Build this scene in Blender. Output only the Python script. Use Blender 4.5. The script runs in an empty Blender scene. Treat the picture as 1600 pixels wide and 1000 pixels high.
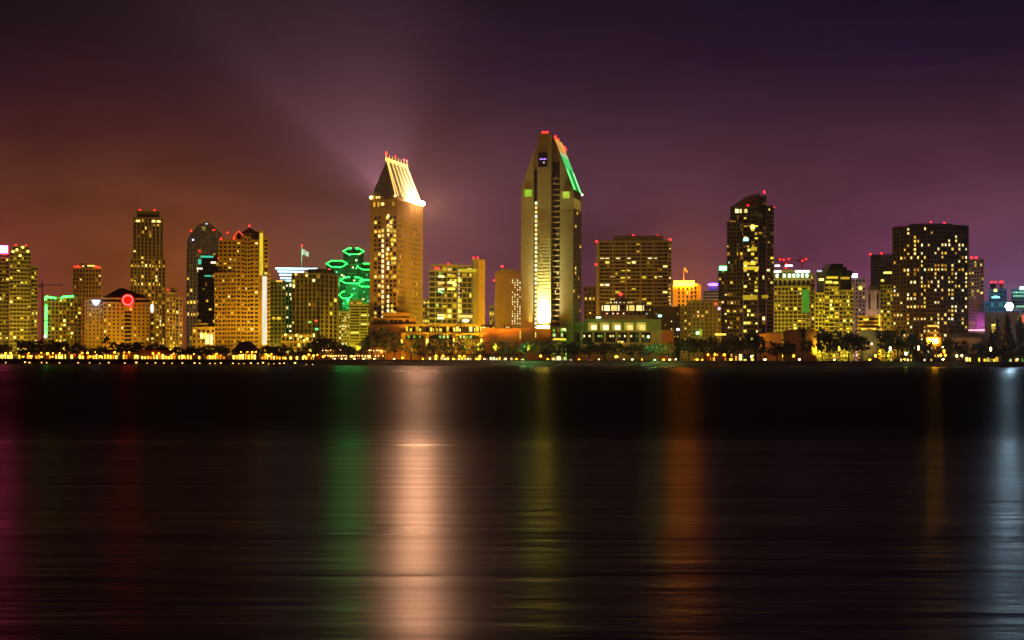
import bpy, math, random
from mathutils import Vector
random.seed(11)
R = math.radians
C = bpy.context.scene.collection
F = 2350.0            # focal length in photo pixels (1600 wide)
CAMZ = 4.0
GZ = 3.2              # level of the made ground behind the shore
def hz(px): return 562.0 - (px - 800) * 0.0030     # horizon row at a column (the photo leans a little)

# ---------------------------------------------------------------- mesh builder
class MB:
    def __init__(s): s.v = []; s.f = []
    def box(s, x0, x1, y0, y1, z0, z1):
        b = len(s.v)
        s.v += [(x0,y0,z0),(x1,y0,z0),(x1,y1,z0),(x0,y1,z0),(x0,y0,z1),(x1,y0,z1),(x1,y1,z1),(x0,y1,z1)]
        s.f += [(b,b+3,b+2,b+1),(b+4,b+5,b+6,b+7),(b,b+1,b+5,b+4),(b+1,b+2,b+6,b+5),(b+2,b+3,b+7,b+6),(b+3,b,b+4,b+7)]
        return s
    def prism_xz(s, poly, y0, y1):      # poly counter-clockwise seen from the front (-y)
        b = len(s.v); n = len(poly)
        s.v += [(x,y0,z) for x,z in poly] + [(x,y1,z) for x,z in poly]
        s.f.append(tuple(range(b, b+n))); s.f.append(tuple(range(b+2*n-1, b+n-1, -1)))
        for i in range(n):
            j = (i+1) % n
            s.f.append((b+j, b+i, b+n+i, b+n+j))
        return s
    def prism_xy(s, poly, z0, z1, slope=None):   # poly counter-clockwise seen from above; slope(x,y) lifts the top
        b = len(s.v); n = len(poly)
        s.v += [(x,y,z0) for x,y in poly] + [(x,y,z1 + (slope(x,y) if slope else 0)) for x,y in poly]
        s.f.append(tuple(range(b+n-1, b-1, -1))); s.f.append(tuple(range(b+n, b+2*n)))
        for i in range(n):
            j = (i+1) % n
            s.f.append((b+i, b+j, b+n+j, b+n+i))
        return s
    def loft(s, rings, cap=True):
        b = len(s.v); n = len(rings[0])
        for r in rings: s.v += list(r)
        for k in range(len(rings)-1):
            for i in range(n):
                j = (i+1) % n
                s.f.append((b+k*n+i, b+k*n+j, b+(k+1)*n+j, b+(k+1)*n+i))
        if cap:
            s.f.append(tuple(range(b+n-1, b-1, -1)))
            e = b+(len(rings)-1)*n
            s.f.append(tuple(range(e, e+n)))
        return s
    def cyl(s, x, y, z0, z1, r0, r1=None, n=10):
        r1 = r0 if r1 is None else r1
        return s.loft([[(x+r*math.cos(2*math.pi*i/n), y+r*math.sin(2*math.pi*i/n), z) for i in range(n)] for r, z in ((r0,z0),(r1,z1))])
    def ball(s, x, y, z, r, n=8, m=5, sz=1.0):
        rings = []
        for k in range(1, m):
            t = math.pi*k/m
            rings.append([(x+r*math.sin(t)*math.cos(2*math.pi*i/n), y+r*math.sin(t)*math.sin(2*math.pi*i/n), z-r*sz*math.cos(t)) for i in range(n)])
        return s.loft(rings)
    def bar(s, p, q, r, n=4):
        p = Vector(p); q = Vector(q); d = (q-p)
        if d.length < 1e-6: return s
        d.normalize()
        a = d.cross(Vector((0,0,1)))
        if a.length < 1e-3: a = d.cross(Vector((1,0,0)))
        a.normalize(); c = a.cross(d)
        ring = lambda o: [tuple(o + a*r*math.cos(2*math.pi*(i+.5)/n) - c*r*math.sin(2*math.pi*(i+.5)/n)) for i in range(n)]
        return s.loft([ring(p), ring(q)])
    def path(s, pts, r, n=4, closed=False):
        m = len(pts)
        for i in range(m if closed else m-1): s.bar(pts[i], pts[(i+1) % m], r, n)
        return s
    def quad(s, a, b, c, d):
        k = len(s.v); s.v += [a,b,c,d]; s.f.append((k,k+1,k+2,k+3)); return s
    def tri(s, a, b, c):
        k = len(s.v); s.v += [a,b,c]; s.f.append((k,k+1,k+2)); return s
    def mesh(s, name, mat):
        me = bpy.data.meshes.new(name); me.from_pydata(s.v, [], s.f); me.update()
        if mat: me.materials.append(mat)
        return me
    def build(s, name, mat, parent=None):
        if not s.v: return None
        o = bpy.data.objects.new(name, s.mesh(name, mat)); C.objects.link(o)
        if parent: o.parent = parent
        return o

def tag(o, label=None, cat=None, group=None, kind=None):
    if label: o['label'] = label
    if cat: o['category'] = cat
    if group: o['group'] = group
    if kind: o['kind'] = kind
    return o
def empty(name, loc=(0,0,0), rz=0.0):
    o = bpy.data.objects.new(name, None); C.objects.link(o)
    o.location = loc; o.rotation_euler = (0,0,rz); o.empty_display_size = 1
    return o

# ---------------------------------------------------------------- materials
def newmat(name):
    m = bpy.data.materials.new(name); m.use_nodes = True
    return m, m.node_tree.nodes, m.node_tree.links, m.node_tree.nodes['Principled BSDF']
_mc = {}
def paint(col, rough=0.8, var=0.13, scale=0.35, spec=0.3):
    """matt building surface with uneven weathering"""
    key = ('p', col, rough, var, scale)
    if key in _mc: return _mc[key]
    m, N, L, P = newmat('weathered_paint')
    tc = N.new('ShaderNodeTexCoord'); no = N.new('ShaderNodeTexNoise'); no.inputs['Scale'].default_value = scale
    no.inputs['Detail'].default_value = 6; L.new(tc.outputs['Object'], no.inputs['Vector'])
    mp = N.new('ShaderNodeMapping'); mp.inputs['Scale'].default_value = (1,1,.12); L.new(tc.outputs['Object'], mp.inputs['Vector'])
    n2 = N.new('ShaderNodeTexNoise'); n2.inputs['Scale'].default_value = 1.6; L.new(mp.outputs[0], n2.inputs['Vector'])
    mx = N.new('ShaderNodeMath'); mx.operation = 'ADD'; L.new(no.outputs['Fac'], mx.inputs[0]); L.new(n2.outputs['Fac'], mx.inputs[1])
    cr = N.new('ShaderNodeValToRGB'); e = cr.color_ramp.elements
    e[0].position = .35; e[1].position = .65
    e[0].color = (*[c*(1-var) for c in col], 1); e[1].color = (*[min(1, c*(1+var)) for c in col], 1)
    hf = N.new('ShaderNodeMath'); hf.operation = 'MULTIPLY'; hf.inputs[1].default_value = .5; L.new(mx.outputs[0], hf.inputs[0])
    L.new(hf.outputs[0], cr.inputs['Fac']); L.new(cr.outputs[0], P.inputs['Base Color'])
    P.inputs['Roughness'].default_value = rough; P.inputs['Specular IOR Level'].default_value = spec
    _mc[key] = m; return m
def glass(col=(.02,.02,.022), rough=.18):
    key = ('g', col, rough)
    if key in _mc: return _mc[key]
    m, N, L, P = newmat('dark_glazing')
    tc = N.new('ShaderNodeTexCoord'); no = N.new('ShaderNodeTexNoise'); no.inputs['Scale'].default_value = .5
    L.new(tc.outputs['Object'], no.inputs['Vector'])
    cr = N.new('ShaderNodeValToRGB'); e = cr.color_ramp.elements; e[0].position=.35; e[1].position=.7
    e[0].color = (*[c*.5 for c in col],1); e[1].color = (*[c*1.5 for c in col],1)
    L.new(no.outputs['Fac'], cr.inputs['Fac']); L.new(cr.outputs[0], P.inputs['Base Color'])
    P.inputs['Roughness'].default_value = rough; P.inputs['Specular IOR Level'].default_value = .4
    _mc[key] = m; return m
def glow(col, st, sample=False, name='glow_surface'):
    key = ('e', col, st, sample)
    if key in _mc: return _mc[key]
    m, N, L, P = newmat(name)
    P.inputs['Base Color'].default_value = (.3,.3,.3,1)
    P.inputs['Emission Color'].default_value = (*col,1); P.inputs['Emission Strength'].default_value = st
    m.cycles.emission_sampling = 'FRONT' if sample else 'NONE'
    _mc[key] = m; return m
def lit(stops, st=1.0):
    """lit rooms and other glowing faces: each pane its own colour and brightness"""
    key = ('l', stops, st)
    if key in _mc: return _mc[key]
    m, N, L, P = newmat('lit_surface')
    oi = N.new('ShaderNodeObjectInfo'); ge = N.new('ShaderNodeNewGeometry')
    ad = N.new('ShaderNodeMath'); ad.operation='ADD'; L.new(oi.outputs['Random'], ad.inputs[0]); L.new(ge.outputs['Random Per Island'], ad.inputs[1])
    fr = N.new('ShaderNodeMath'); fr.operation='FRACT'; L.new(ad.outputs[0], fr.inputs[0])
    cr = N.new('ShaderNodeValToRGB'); cr.color_ramp.interpolation='LINEAR'
    el = cr.color_ramp.elements
    for i,(p,c) in enumerate(stops):
        q = el[i] if i < 2 else el.new(p)
        q.position = p; q.color = (*c,1)
    L.new(fr.outputs[0], cr.inputs['Fac'])
    # curtains and furniture seen through the pane
    tc = N.new('ShaderNodeTexCoord'); no = N.new('ShaderNodeTexNoise'); no.inputs['Scale'].default_value = .9; no.inputs['Detail'].default_value = 3
    L.new(tc.outputs['Generated'], no.inputs['Vector'])
    mr = N.new('ShaderNodeMapRange'); mr.inputs['From Min'].default_value=.3; mr.inputs['From Max'].default_value=.65
    mr.inputs['To Min'].default_value=st*.6; mr.inputs['To Max'].default_value=st*1.15; L.new(no.outputs['Fac'], mr.inputs['Value'])
    L.new(cr.outputs[0], P.inputs['Emission Color']); L.new(mr.outputs[0], P.inputs['Emission Strength'])
    P.inputs['Base Color'].default_value = (.02,.02,.02,1)
    m.cycles.emission_sampling = 'NONE'
    _mc[key] = m; return m

WARM = lit(((0,(.30,.11,.008)),(.35,(.75,.40,.03)),(.7,(1.0,.68,.10)),(1,(1.3,.98,.35))), 1.5)
YEL  = lit(((0,(.35,.22,.008)),(.4,(.85,.62,.03)),(.8,(1.0,.86,.14)),(1,(1.2,1.1,.38))), 1.5)
DIM  = lit(((0,(.10,.035,.004)),(.6,(.32,.14,.012)),(.9,(.85,.5,.07)),(1,(1.0,.7,.2))), 1.0)
MIXED= lit(((0,(.30,.12,.008)),(.3,(.8,.46,.03)),(.7,(1.0,.74,.12)),(.9,(1.1,.95,.5)),(1,(.25,.9,.8))), 1.4)
TEAL = lit(((0,(.01,.12,.08)),(.5,(.04,.5,.35)),(1,(.3,.95,.8))), 1.0)
CREAMW = lit(((0,(.9,.6,.12)),(.5,(1.1,.9,.35)),(1,(1.3,1.2,.7))), 1.3)
GREENW = lit(((0,(.05,.25,.01)),(.5,(.25,.6,.03)),(1,(.8,1.0,.3))), 1.0)
RED_NEON = glow((1,.01,.01), 8.0, True)
RED_LAMP = glow((1,.008,.006), 14.0, True)
GREEN_NEON = glow((.018,1,.09), 7.5, True)
DARK = paint((.035,.03,.03))
STEEL = paint((.10,.10,.11), .5)

DUSK = lit(((0,(.022,.010,.002)),(.6,(.07,.032,.005)),(1,(.14,.07,.012))), 1.0)
def room(m): return m if random.random() > .28 or m in (CREAMW, TEAL) else DIM
_wm = {}
def pane_mesh(mat):
    if mat.name not in _wm:
        _wm[mat.name] = MB().box(-.5,.5,-.5,.5,-.5,.5).mesh('window', mat)
    return _wm[mat.name]
DARKPANE = glass((.010,.007,.006), .35)

# ---------------------------------------------------------------- buildings
GLOWS = []
class Bld:
    """one building: an Empty on the ground at photo column pc, distance Y, front turned to the water"""
    def __init__(s, name, label, pc, Y, yaw=0.0, cat='building', wall=(.3,.25,.16), glz=(.02,.02,.022), wallmat=None):
        s.pc = pc; s.Y = Y; s.h = hz(pc); az = math.atan((pc-800)/F)
        s.k = Y*math.cos(az)/F; s.kz = Y/F; s.cy = math.cos(R(yaw)); s.sy = math.sin(R(abs(yaw))) or 1
        s.yaw = yaw; s.rz = -az + R(yaw)
        s.o = empty(name, ((pc-800)/F*Y, Y, GZ), s.rz)
        tag(s.o, label, cat)
        s.wall = MB(); s.glz = MB(); s.wm = wallmat or paint(wall); s.gm = glass(glz); s.win = []; s.base_label = label
    def X(s, px): return (px - s.pc)*s.k/s.cy
    def Z(s, py): return (s.h - py)*s.kz + CAMZ - GZ
    def D(s, dpx): return dpx*s.k/s.sy               # depth of a side face spanning dpx columns
    def part(s, name, mb, mat, label=None, parent=None):
        o = mb.build(name, mat, parent or s.o)
        if o and label: o['label'] = label
        return o
    # a storeyed block; all sizes in photo pixels except d (depth in metres)
    def block(s, x0, x1, top, base=548, y=0.0, d=24.0, fh=7.0, bw=6.0, slab=.45, pier=.25, p=.15, pf=.05, mat=WARM, punch=False,
              side=0, pside=None, skip=None, wh=.8, ww=.78, cap=1.2, bwside=None, dark=True):
        X0, X1 = s.X(x0), s.X(x1); Z1 = s.Z(top); Z0 = s.Z(base) if base < 548 else 0.0
        Y0, Y1 = y, y+d
        FH = fh*s.kz; BW = bw*s.k/s.cy
        nf = max(1, round((Z1-Z0)/FH)); FH = (Z1-Z0)/nf
        nb = max(1, round((X1-X0)/BW)); BW = (X1-X0)/nb
        if punch:
            s.wall.box(X0, X1, Y0, Y1, Z0, Z1)
        else:
            s.glz.box(X0+.35, X1-.35, Y0+.4, Y1-.4, Z0, Z1-.1)
            if slab > 0:
                for k in range(nf+1):
                    z = Z0 + k*FH
                    s.wall.box(X0, X1, Y0, Y1, max(Z0-.2, z-slab*FH*.5), min(Z1, z+slab*FH*.5))
            if pier > 0:
                for i in range(nb+1):
                    x = X0 + i*BW; w = pier*BW*.5
                    s.wall.box(max(X0-.03, x-w), min(X1+.03, x+w), Y0-.07, Y0+.45, Z0, Z1+.02)
            if side:
                nd = max(1, round(d/(bwside or BW*1.1))); BD = d/nd
                xs = X1 if side > 0 else X0
                if pier > 0:
                    for i in range(nd+1):
                        yy = Y0+i*BD; w = pier*BD*.5
                        s.wall.box(xs-.45 if side > 0 else xs-.07, xs+.07 if side > 0 else xs+.45, max(Y0+.46, yy-w), yy+w, Z0, Z1+.03)
        if cap: s.wall.box(X0-.1, X1+.1, Y0-.1, Y1+.1, Z1+.03, Z1+cap)
        for k in range(nf):
            row = random.random() < pf
            zc = Z0+(k+.5)*FH; h = FH*(wh if punch else (1-slab)*.92)
            for i in range(nb):
                if skip and skip(i, k, nb, nf): continue
                on = random.random() < (.75 if row else p)
                xc = X0+(i+.5)*BW; w = BW*(ww if punch else (1-pier)*.9)
                if punch:
                    if on or dark: s.win.append((xc, Y0-.01, zc, w, .10, h, room(mat) if on else DARKPANE))
                elif on:
                    ww_ = w*random.choice((1,1,.75,.5)); hh_ = h*random.choice((1,1,.8,.6))
                    s.win.append((xc+(w-ww_)*random.choice((-.5,.5)), Y0+.36, zc-(h-hh_)*.5, ww_, .16, hh_, room(mat)))
                elif random.random() < .10: s.win.append((xc, Y0+.36, zc, w*random.choice((1,.6)), .16, h*random.choice((1,.5)), DUSK))
            if side:
                nd = max(1, round(d/(bwside or BW*1.1))); BD = d/nd; xs = X1 if side > 0 else X0
                for i in range(nd):
                    on = random.random() < (p if pside is None else pside)
                    yc = Y0+(i+.5)*BD; w = BD*(ww if punch else (1-pier)*.9)
                    if punch:
                        if on or dark: s.win.append((xs+.01*side, yc, zc, .10, w, h, mat if on else DARKPANE))
                    elif on: s.win.append((xs-.36*side, yc, zc, .16, w, h, mat))
        return s
    def pane(s, x0, x1, y0, y1, mat, y=-.02, name=None, t=.12):     # one lit or dark pane given by its photo rectangle (y0 above y1)
        s.win.append(((s.X(x0)+s.X(x1))/2, y, (s.Z(y0)+s.Z(y1))/2, abs(s.X(x1)-s.X(x0)), t, abs(s.Z(y0)-s.Z(y1)), mat))
    def beacon(s, px, py, y=2.0, r=.55, h=2.2, mat=None):
        x, z = s.X(px), s.Z(py)
        m = MB().bar((x,y,z-h),(x,y,z-.3),.12)
        q = s.part('beacon_mast', m, STEEL)
        s.part('warning_light', MB().ball(x,y,z,r,8,5), mat or RED_LAMP, 'small red aircraft warning light', q)
    def done(s):
        s.part('wall', s.wall, s.wm); s.part('glazing', s.glz, s.gm)
        litw = [w for w in s.win if w[6] is not DARKPANE]; dk = [w for w in s.win if w[6] is DARKPANE]
        random.shuffle(litw)
        solo = litw[:100]; rest = litw[100:]
        nd = max(0, 100-len(solo)); solo += dk[:nd]; dk = dk[nd:]
        for x,y,z,w,d,h,mat in solo:
            o = bpy.data.objects.new('window', pane_mesh(mat)); C.objects.link(o); o.parent = s.o
            o.location = (x,y,z); o.scale = (w,d,h)
        rest += dk
        if rest:
            mats = []; me_v = MB(); idx = []
            for x,y,z,w,d,h,mat in rest:
                if mat not in mats: mats.append(mat)
                n0 = len(me_v.f); me_v.box(x-w/2,x+w/2,y-d/2,y+d/2,z-h/2,z+h/2); idx += [mats.index(mat)]*(len(me_v.f)-n0)
            o = me_v.build('further_windows', None, s.o)
            for m in mats: o.data.materials.append(m)
            for pl, i in zip(o.data.polygons, idx): pl.material_index = i
            o['kind'] = 'stuff'
        return s
    def flood(s, px, top, col=(1,.55,.06), power=1.0, dist=60.0, aim=.75, size=120, z=7.0, dx=0.0):
        """added spot without a fixture in front of the building, brightening its front"""
        H = s.Z(top)
        p = Vector((s.X(px)+dx, -dist, z)); q = Vector((s.X(px), 0, H*aim))
        ld = bpy.data.lights.new('added_fill_spot', 'SPOT'); dist = min(dist, max(8.0, s.Y-1012.0)); dist = dist if dist < 35 or s.Y < 1070 else min(dist, max(30.0, s.Y-1052.0)); p.y = -dist; ld.energy = 1e5*FILL_GAIN*power*(dist/60.0)**2; ld.color = col
        ld.spot_size = R(size); ld.spot_blend = 1.0; ld.shadow_soft_size = 1.5
        lo = bpy.data.objects.new('added_fill_spot', ld); C.objects.link(lo); lo.parent = s.o  # added light only, no lamp body stands here
        lo.location = p; lo.rotation_euler = (q-p).to_track_quat('-Z','Y').to_euler()
        return lo
AMBER = (1,.555,.03); OLIVE = (1,.68,.035); ORANGE = (1,.34,.02)
WATER_BUMP=.26; W_ROUGH_FAR=.34; W_ROUGH_NEAR=.285; W_SPEC_FAR=.062; W_SPEC_NEAR=.165
SKY_GAIN=1.0; HAZE=0.00005; HAZE_G=.60; EXPO=0.0; FILL_GAIN=1.5; BEAM=54.0; LAMPS=1.6
# ================================================================ the skyline, from left to right
TAN=(.42,.30,.14); CREAM=(.55,.42,.20); BROWN=(.22,.15,.09); GREY=(.25,.22,.18); OLV=(.30,.27,.12)

# --- pair of banded residential towers at the left edge
b = Bld('residential_tower', 'banded tower cut by the left edge, with a glowing pink and white roof sign', -14, 1150, wall=(.24,.20,.12))
b.block(-40, 14, 401, fh=6.2, bw=5.4, slab=.42, pier=.15, p=.13, pf=.10, mat=YEL)
b.wall.box(b.X(-40), b.X(10), 3, 20, b.Z(402), b.Z(398))
b.part('sign', MB().box(b.X(-22), b.X(11.5), -.8, -.1, b.Z(399.5), b.Z(388.5)), glow((1,.03,.22), 80.0, True), 'glowing pink and white sign box')
b.part('sign_frame', MB().box(b.X(-22), b.X(11.5), -.08, .5, b.Z(400), b.Z(388)), STEEL)
b.flood(-10, 400, OLIVE, .8); b.done()

b = Bld('residential_tower', 'stepped banded tower with yellow crown lights, right beside the pink sign tower', 36, 1140, wall=(.26,.21,.12))
b.block(14.5, 48, 399, fh=6.2, bw=5.2, slab=.42, pier=.15, p=.14, pf=.09, mat=YEL)
b.block(48.3, 58.5, 421, y=3, fh=6.2, bw=5, slab=.42, pier=.15, p=.22, pf=.1, mat=YEL)
b.block(19, 45, 390, base=398, y=2, d=18, fh=5, bw=6, slab=.3, pier=.3, p=.2, cap=.8)
for x,y in ((20,398),(31,404),(35,391),(43,397),(26,395)):
    q = b.part('crown_lamp', MB().ball(b.X(x), -.5, b.Z(y), .9, 8, 5), glow((1,.72,.10), 5.0), 'round yellow lamp on the crown')
for x in (24,40): b.beacon(x, 387, y=5)
b.flood(36, 400, OLIVE, .8); b.done()

# --- far crane
def crane(px, top, Y, jib_px, label, mast_w=1.0, mat=None, jy=None, red=()):
    o = empty('tower_crane', ((px-800)/F*Y, Y, GZ)); tag(o, label, 'crane')
    k = Y/F; zt = (hz(px)-top)*k + CAMZ - GZ
    m = MB()
    for sx in (-1,1):
        for sy in (-1,1): m.bar((sx*mast_w/2, sy*mast_w/2, 0), (sx*mast_w/2, sy*mast_w/2, zt), .16)
    n = int(zt/3)
    for i in range(n): m.bar((-mast_w/2 if i%2 else mast_w/2, -mast_w/2, i*zt/n), (mast_w/2 if i%2 else -mast_w/2, -mast_w/2, (i+1)*zt/n), .1)
    m.build('mast', mat or STEEL, o)
    j = MB(); x0, x1 = [(p-px)*k for p in jib_px]; dz = (jy or 0)*k
    zj = zt-2
    j.bar((x0,0,zj+dz*.2), (x1,0,zj+dz), .22); j.bar((x0,0,zj+1.4+dz*.2), (x1,0,zj+1.0+dz), .16)
    for i in range(14):
        t0, t1 = i/14, (i+1)/14
        j.bar((x0+(x1-x0)*t0,0,zj+dz*(.2+.8*t0)), (x0+(x1-x0)*t1,0,zj+1.3+dz*(.2+.8*t1)), .1)
    j.bar((0,0,zt+4),(x1*.7,0,zj+1.2+dz*.7),.08); j.bar((0,0,zt+4),(x0*.8,0,zj+1.2),.08); j.bar((0,0,zt-2),(0,0,zt+4),.3)
    j.build('jib', mat or STEEL, o)
    MB().box(x0-.2 if abs(x0)<abs(x1) else x1-2, (x0+2.5) if abs(x0)<abs(x1) else x1, -.8,.8, zj-1.5,zj).build('counterweight', STEEL, o)
    for (rx, ry) in red:
        MB().ball((rx-px)*k, -.5, (hz(rx)-ry)*k+CAMZ-GZ, .6, 8, 5).build('warning_light', RED_LAMP, o)
    return o
crane(66, 447, 1500, (60, 98), 'dark tower crane standing between the crown lamp tower and the green neon block')

# --- green neon block
b = Bld('office_building', 'low office block edged with a green neon strip down its corner and roof', 98, 1130, wall=(.24,.17,.09))
b.block(74, 127, 470, fh=6.5, bw=6, slab=.3, pier=.3, p=.2, pf=.03, mat=YEL)
b.block(69, 74, 471, y=.5, base=548, fh=8, bw=5, slab=.4, pier=.2, p=0)
n = MB(); n.path([(b.X(72),-1.2,b.Z(504)),(b.X(72),-1.2,b.Z(481))], .75, 6); n.path([(b.X(72),-1.2,b.Z(528)),(b.X(72),-1.2,b.Z(506))], .75, 6)
n.path([(b.X(71),-1.2,b.Z(474)),(b.X(71.5),-1.2,b.Z(468)),(b.X(88),-1.2,b.Z(470.5))], .6, 6)
n.path([(b.X(95),-1.2,b.Z(471)),(b.X(98),-1.2,b.Z(468)),(b.X(115),-1.2,b.Z(466.5))], .6, 6)
b.part('neon_strip', n, GREEN_NEON, 'green neon tube running up the corner and along the roof')
b.part('base_lamp', MB().ball(b.X(71), -1.5, b.Z(530), 1.1), glow((.5,1,1), 3.0), 'small pale blue lamp at the foot of the neon')
b.flood(100, 470, AMBER, .45); b.done()

# --- red edged mid tower
b = Bld('office_tower', 'brown tower with red lights along its roof edge, behind the hipped hotel', 136, 1210, wall=(.30,.20,.13))
b.block(113.5, 158, 424, fh=6.4, bw=5.0, slab=.35, pier=.4, p=.17, pf=.06, mat=WARM)
b.block(124, 150, 417.5, base=424, y=2, d=16, fh=5, bw=26, slab=.5, pier=.1, p=0)
b.part('roof_lamp', MB().box(b.X(136), b.X(148), -.6, -.1, b.Z(420.2), b.Z(418.2)).box(b.X(128), b.X(131), -.6, -.1, b.Z(421), b.Z(419)), glow((1,.7,.15), 1.6), 'amber strip light at the roof')
b.part('red_edge_light', MB().box(b.X(114), b.X(126), -.6, -.1, b.Z(423), b.Z(419.5)).box(b.X(146), b.X(157.5), -.6, -.1, b.Z(423), b.Z(420)), glow((1,.04,.02), .9, True), 'red light band along the roof edge')
for x in (121, 151): b.beacon(x, 420, y=-.8, h=1.5)
b.flood(136, 425, ORANGE, .7); b.done()

# --- hotel with the red ring sign
b = Bld('hotel', 'cream hotel with small square windows, hipped roof and a red neon ring sign', 196, 1085, wall=(.50,.33,.08))
b.block(161, 234, 478, fh=6.0, bw=6.6, punch=True, wh=.46, ww=.42, p=.16, mat=WARM, d=30, skip=lambda i,k,nb,nf: i in (5,))
b.block(132, 161, 474, y=5, fh=6.0, bw=6.4, punch=True, wh=.42, ww=.34, p=.12, mat=WARM, d=24)
b.block(234.3, 250, 481, y=4, fh=6.0, bw=7.6, punch=True, wh=.45, ww=.42, p=.5, mat=YEL, d=22)
b.glz.box(b.X(194), b.X(204), -.12, .02, b.Z(545), b.Z(490))
for k in range(9): b.wall.box(b.X(193.5), b.X(204.5), -.5, .02, b.Z(545-k*6.2), b.Z(543-k*6.2))
b.glz.box(b.X(160), b.X(232), .6, 26, b.Z(477), b.Z(468))
b.wall.box(b.X(158), b.X(236), -.6, 31, b.Z(471.5), b.Z(468.8))
Z1, Z2 = b.Z(468.8), b.Z(452.5)
rf = MB().loft([[(b.X(160),0,Z1),(b.X(234),0,Z1),(b.X(234),30,Z1),(b.X(160),30,Z1)], [(b.X(186),14,Z2),(b.X(193),14,Z2),(b.X(193),16,Z2),(b.X(186),16,Z2)]])
b.part('roof', rf, paint((.20,.10,.06)))
ring = MB(); cx, cz = b.X(199.3), b.Z(472.5); rr = 7.6*b.k
ring.path([(cx+rr*math.cos(2*math.pi*i/28), -1.5, cz+rr*math.sin(2*math.pi*i/28)) for i in range(28)], .40, 6, True)
ring.bar((cx+rr*.3,-1.5,cz-rr*1.05),(cx+rr*.75,-1.5,cz-rr*1.35),.3)
b.part('ring_sign', ring, glow((1,.005,.006), 60.0, True), 'red neon ring sign')
b.part('sign_back', MB().prism_xz([(cx+rr*1.35*math.cos(R(15*i)), cz+rr*1.35*math.sin(R(15*i))) for i in range(24)], -1.2, -.62), paint((.25,.03,.03)))
b.part('oval_sign', MB().ball(b.X(237.5), -1.0, b.Z(485), 1.2, 10, 6, 3.0), glow((.9,.95,.8), 1.4, True), 'tall oval white light sign')
ps = MB().cyl(b.X(150), -2.5, b.Z(481), b.Z(473.5), 1.1, 2.9, 10)
b.part('blue_sign', ps, glow((.24,.34,1), 9.0, True), 'shield shaped blue white light sign')
b.flood(190, 480, AMBER, .95); b.flood(145, 480, AMBER, .6); b.done()

# --- tall pier tower
b = Bld('residential_tower', 'tall slender tower with upright piers and two red roof lights, behind the hipped hotel', 230, 1260, wall=(.26,.19,.10))
b.block(207, 255, 345, fh=5.8, bw=6.0, slab=.16, pier=.42, p=.12, pf=.06, mat=WARM, base=410)
b.block(203, 258, 409.8, fh=5.8, bw=5.6, slab=.22, pier=.40, p=.17, pf=.1, mat=WARM)
b.block(213, 249, 334, base=345, y=3, d=16, fh=11, bw=36, slab=.9, pier=.1, p=0)
for x in (213,237,245): b.part('roof_lamp', MB().box(b.X(x)-.2, b.X(x+5), -.7,-.2, b.Z(350.5), b.Z(347.5)), glow((1,.72,.2), 2.0), 'pale lamp under the parapet')
for x in (218,241): b.beacon(x, 331.5, y=4, r=.75)
b.flood(230, 350, AMBER, .55, dist=70); b.done()

b = Bld('residential_tower', 'narrow lower tower with one bright column of windows, right of the pier tower', 272, 1230, wall=(.28,.20,.10))
b.block(260, 274, 462, fh=6, bw=4.8, slab=.3, pier=.4, p=.4, mat=YEL)
b.block(274.2, 285, 470, y=3, fh=6, bw=5, slab=.35, pier=.4, p=.22, mat=WARM)
b.block(267, 276, 455, base=462, y=4, d=10, fh=7, bw=9, slab=.9, pier=.1, p=0)
b.beacon(262, 456, h=3); b.flood(272, 462, AMBER, .8); b.done()

# --- arched glass tower
b = Bld('glass_tower', 'dark glass tower with a pointed arched top and inset gable frame', 322, 1290, wall=(.17,.14,.12), glz=(.035,.03,.045))
b.block(291, 352, 392, fh=6.2, bw=5.0, slab=.2, pier=.35, p=.11, pf=.03, mat=WARM, d=26, cap=0)
pts = [(291,392),(352,392),(352,377),(344,366),(335,357),(322,348.5),(309,354.5),(297,368),(291.5,380)]
b.part('arched_crown', MB().prism_xz([(b.X(x),b.Z(y)) for x,y in pts], .3, 25), glass((.10,.085,.13), .3))
fr = MB(); y=-.15
for pl in ([(313,430),(313,383),(331,367),(341,374),(341,430)], [(327,370),(327,430)], [(291.5,392),(291.5,380),(297,368),(309,354.5),(322,348.5),(335,357),(344,366),(352,377)], [(299,392),(304,383)], [(309,354.5),(327,368)],[(335,357),(341,374)]):
    fr.path([(b.X(x), y, b.Z(py)) for x,py in pl], .45)
b.part('gable_frame', fr, paint((.30,.24,.18)))
b.part('crown_lamp', MB().ball(b.X(322), -.4, b.Z(352.5), .7), glow((.9,.9,1), 1.6)); b.part('crown_lamp', MB().ball(b.X(301), -.6, b.Z(378), .8), glow((.9,.9,1), 2.2))
b.part('crown_window', MB().prism_xz([(b.X(x),b.Z(py)) for x,py in ((314,361),(319,364),(321,360),(320,357),(315,356.5))], -.3, .2), lit(((0,(.30,.20,.03)),(1,(.4,.28,.05)))))
for x,y_ in ((298,364),(333,362),(311,395)): b.beacon(x, y_, y=-1, h=1.5, r=.5)
b.flood(322, 380, (1,.5,.25), .5, dist=70); b.done()

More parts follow.
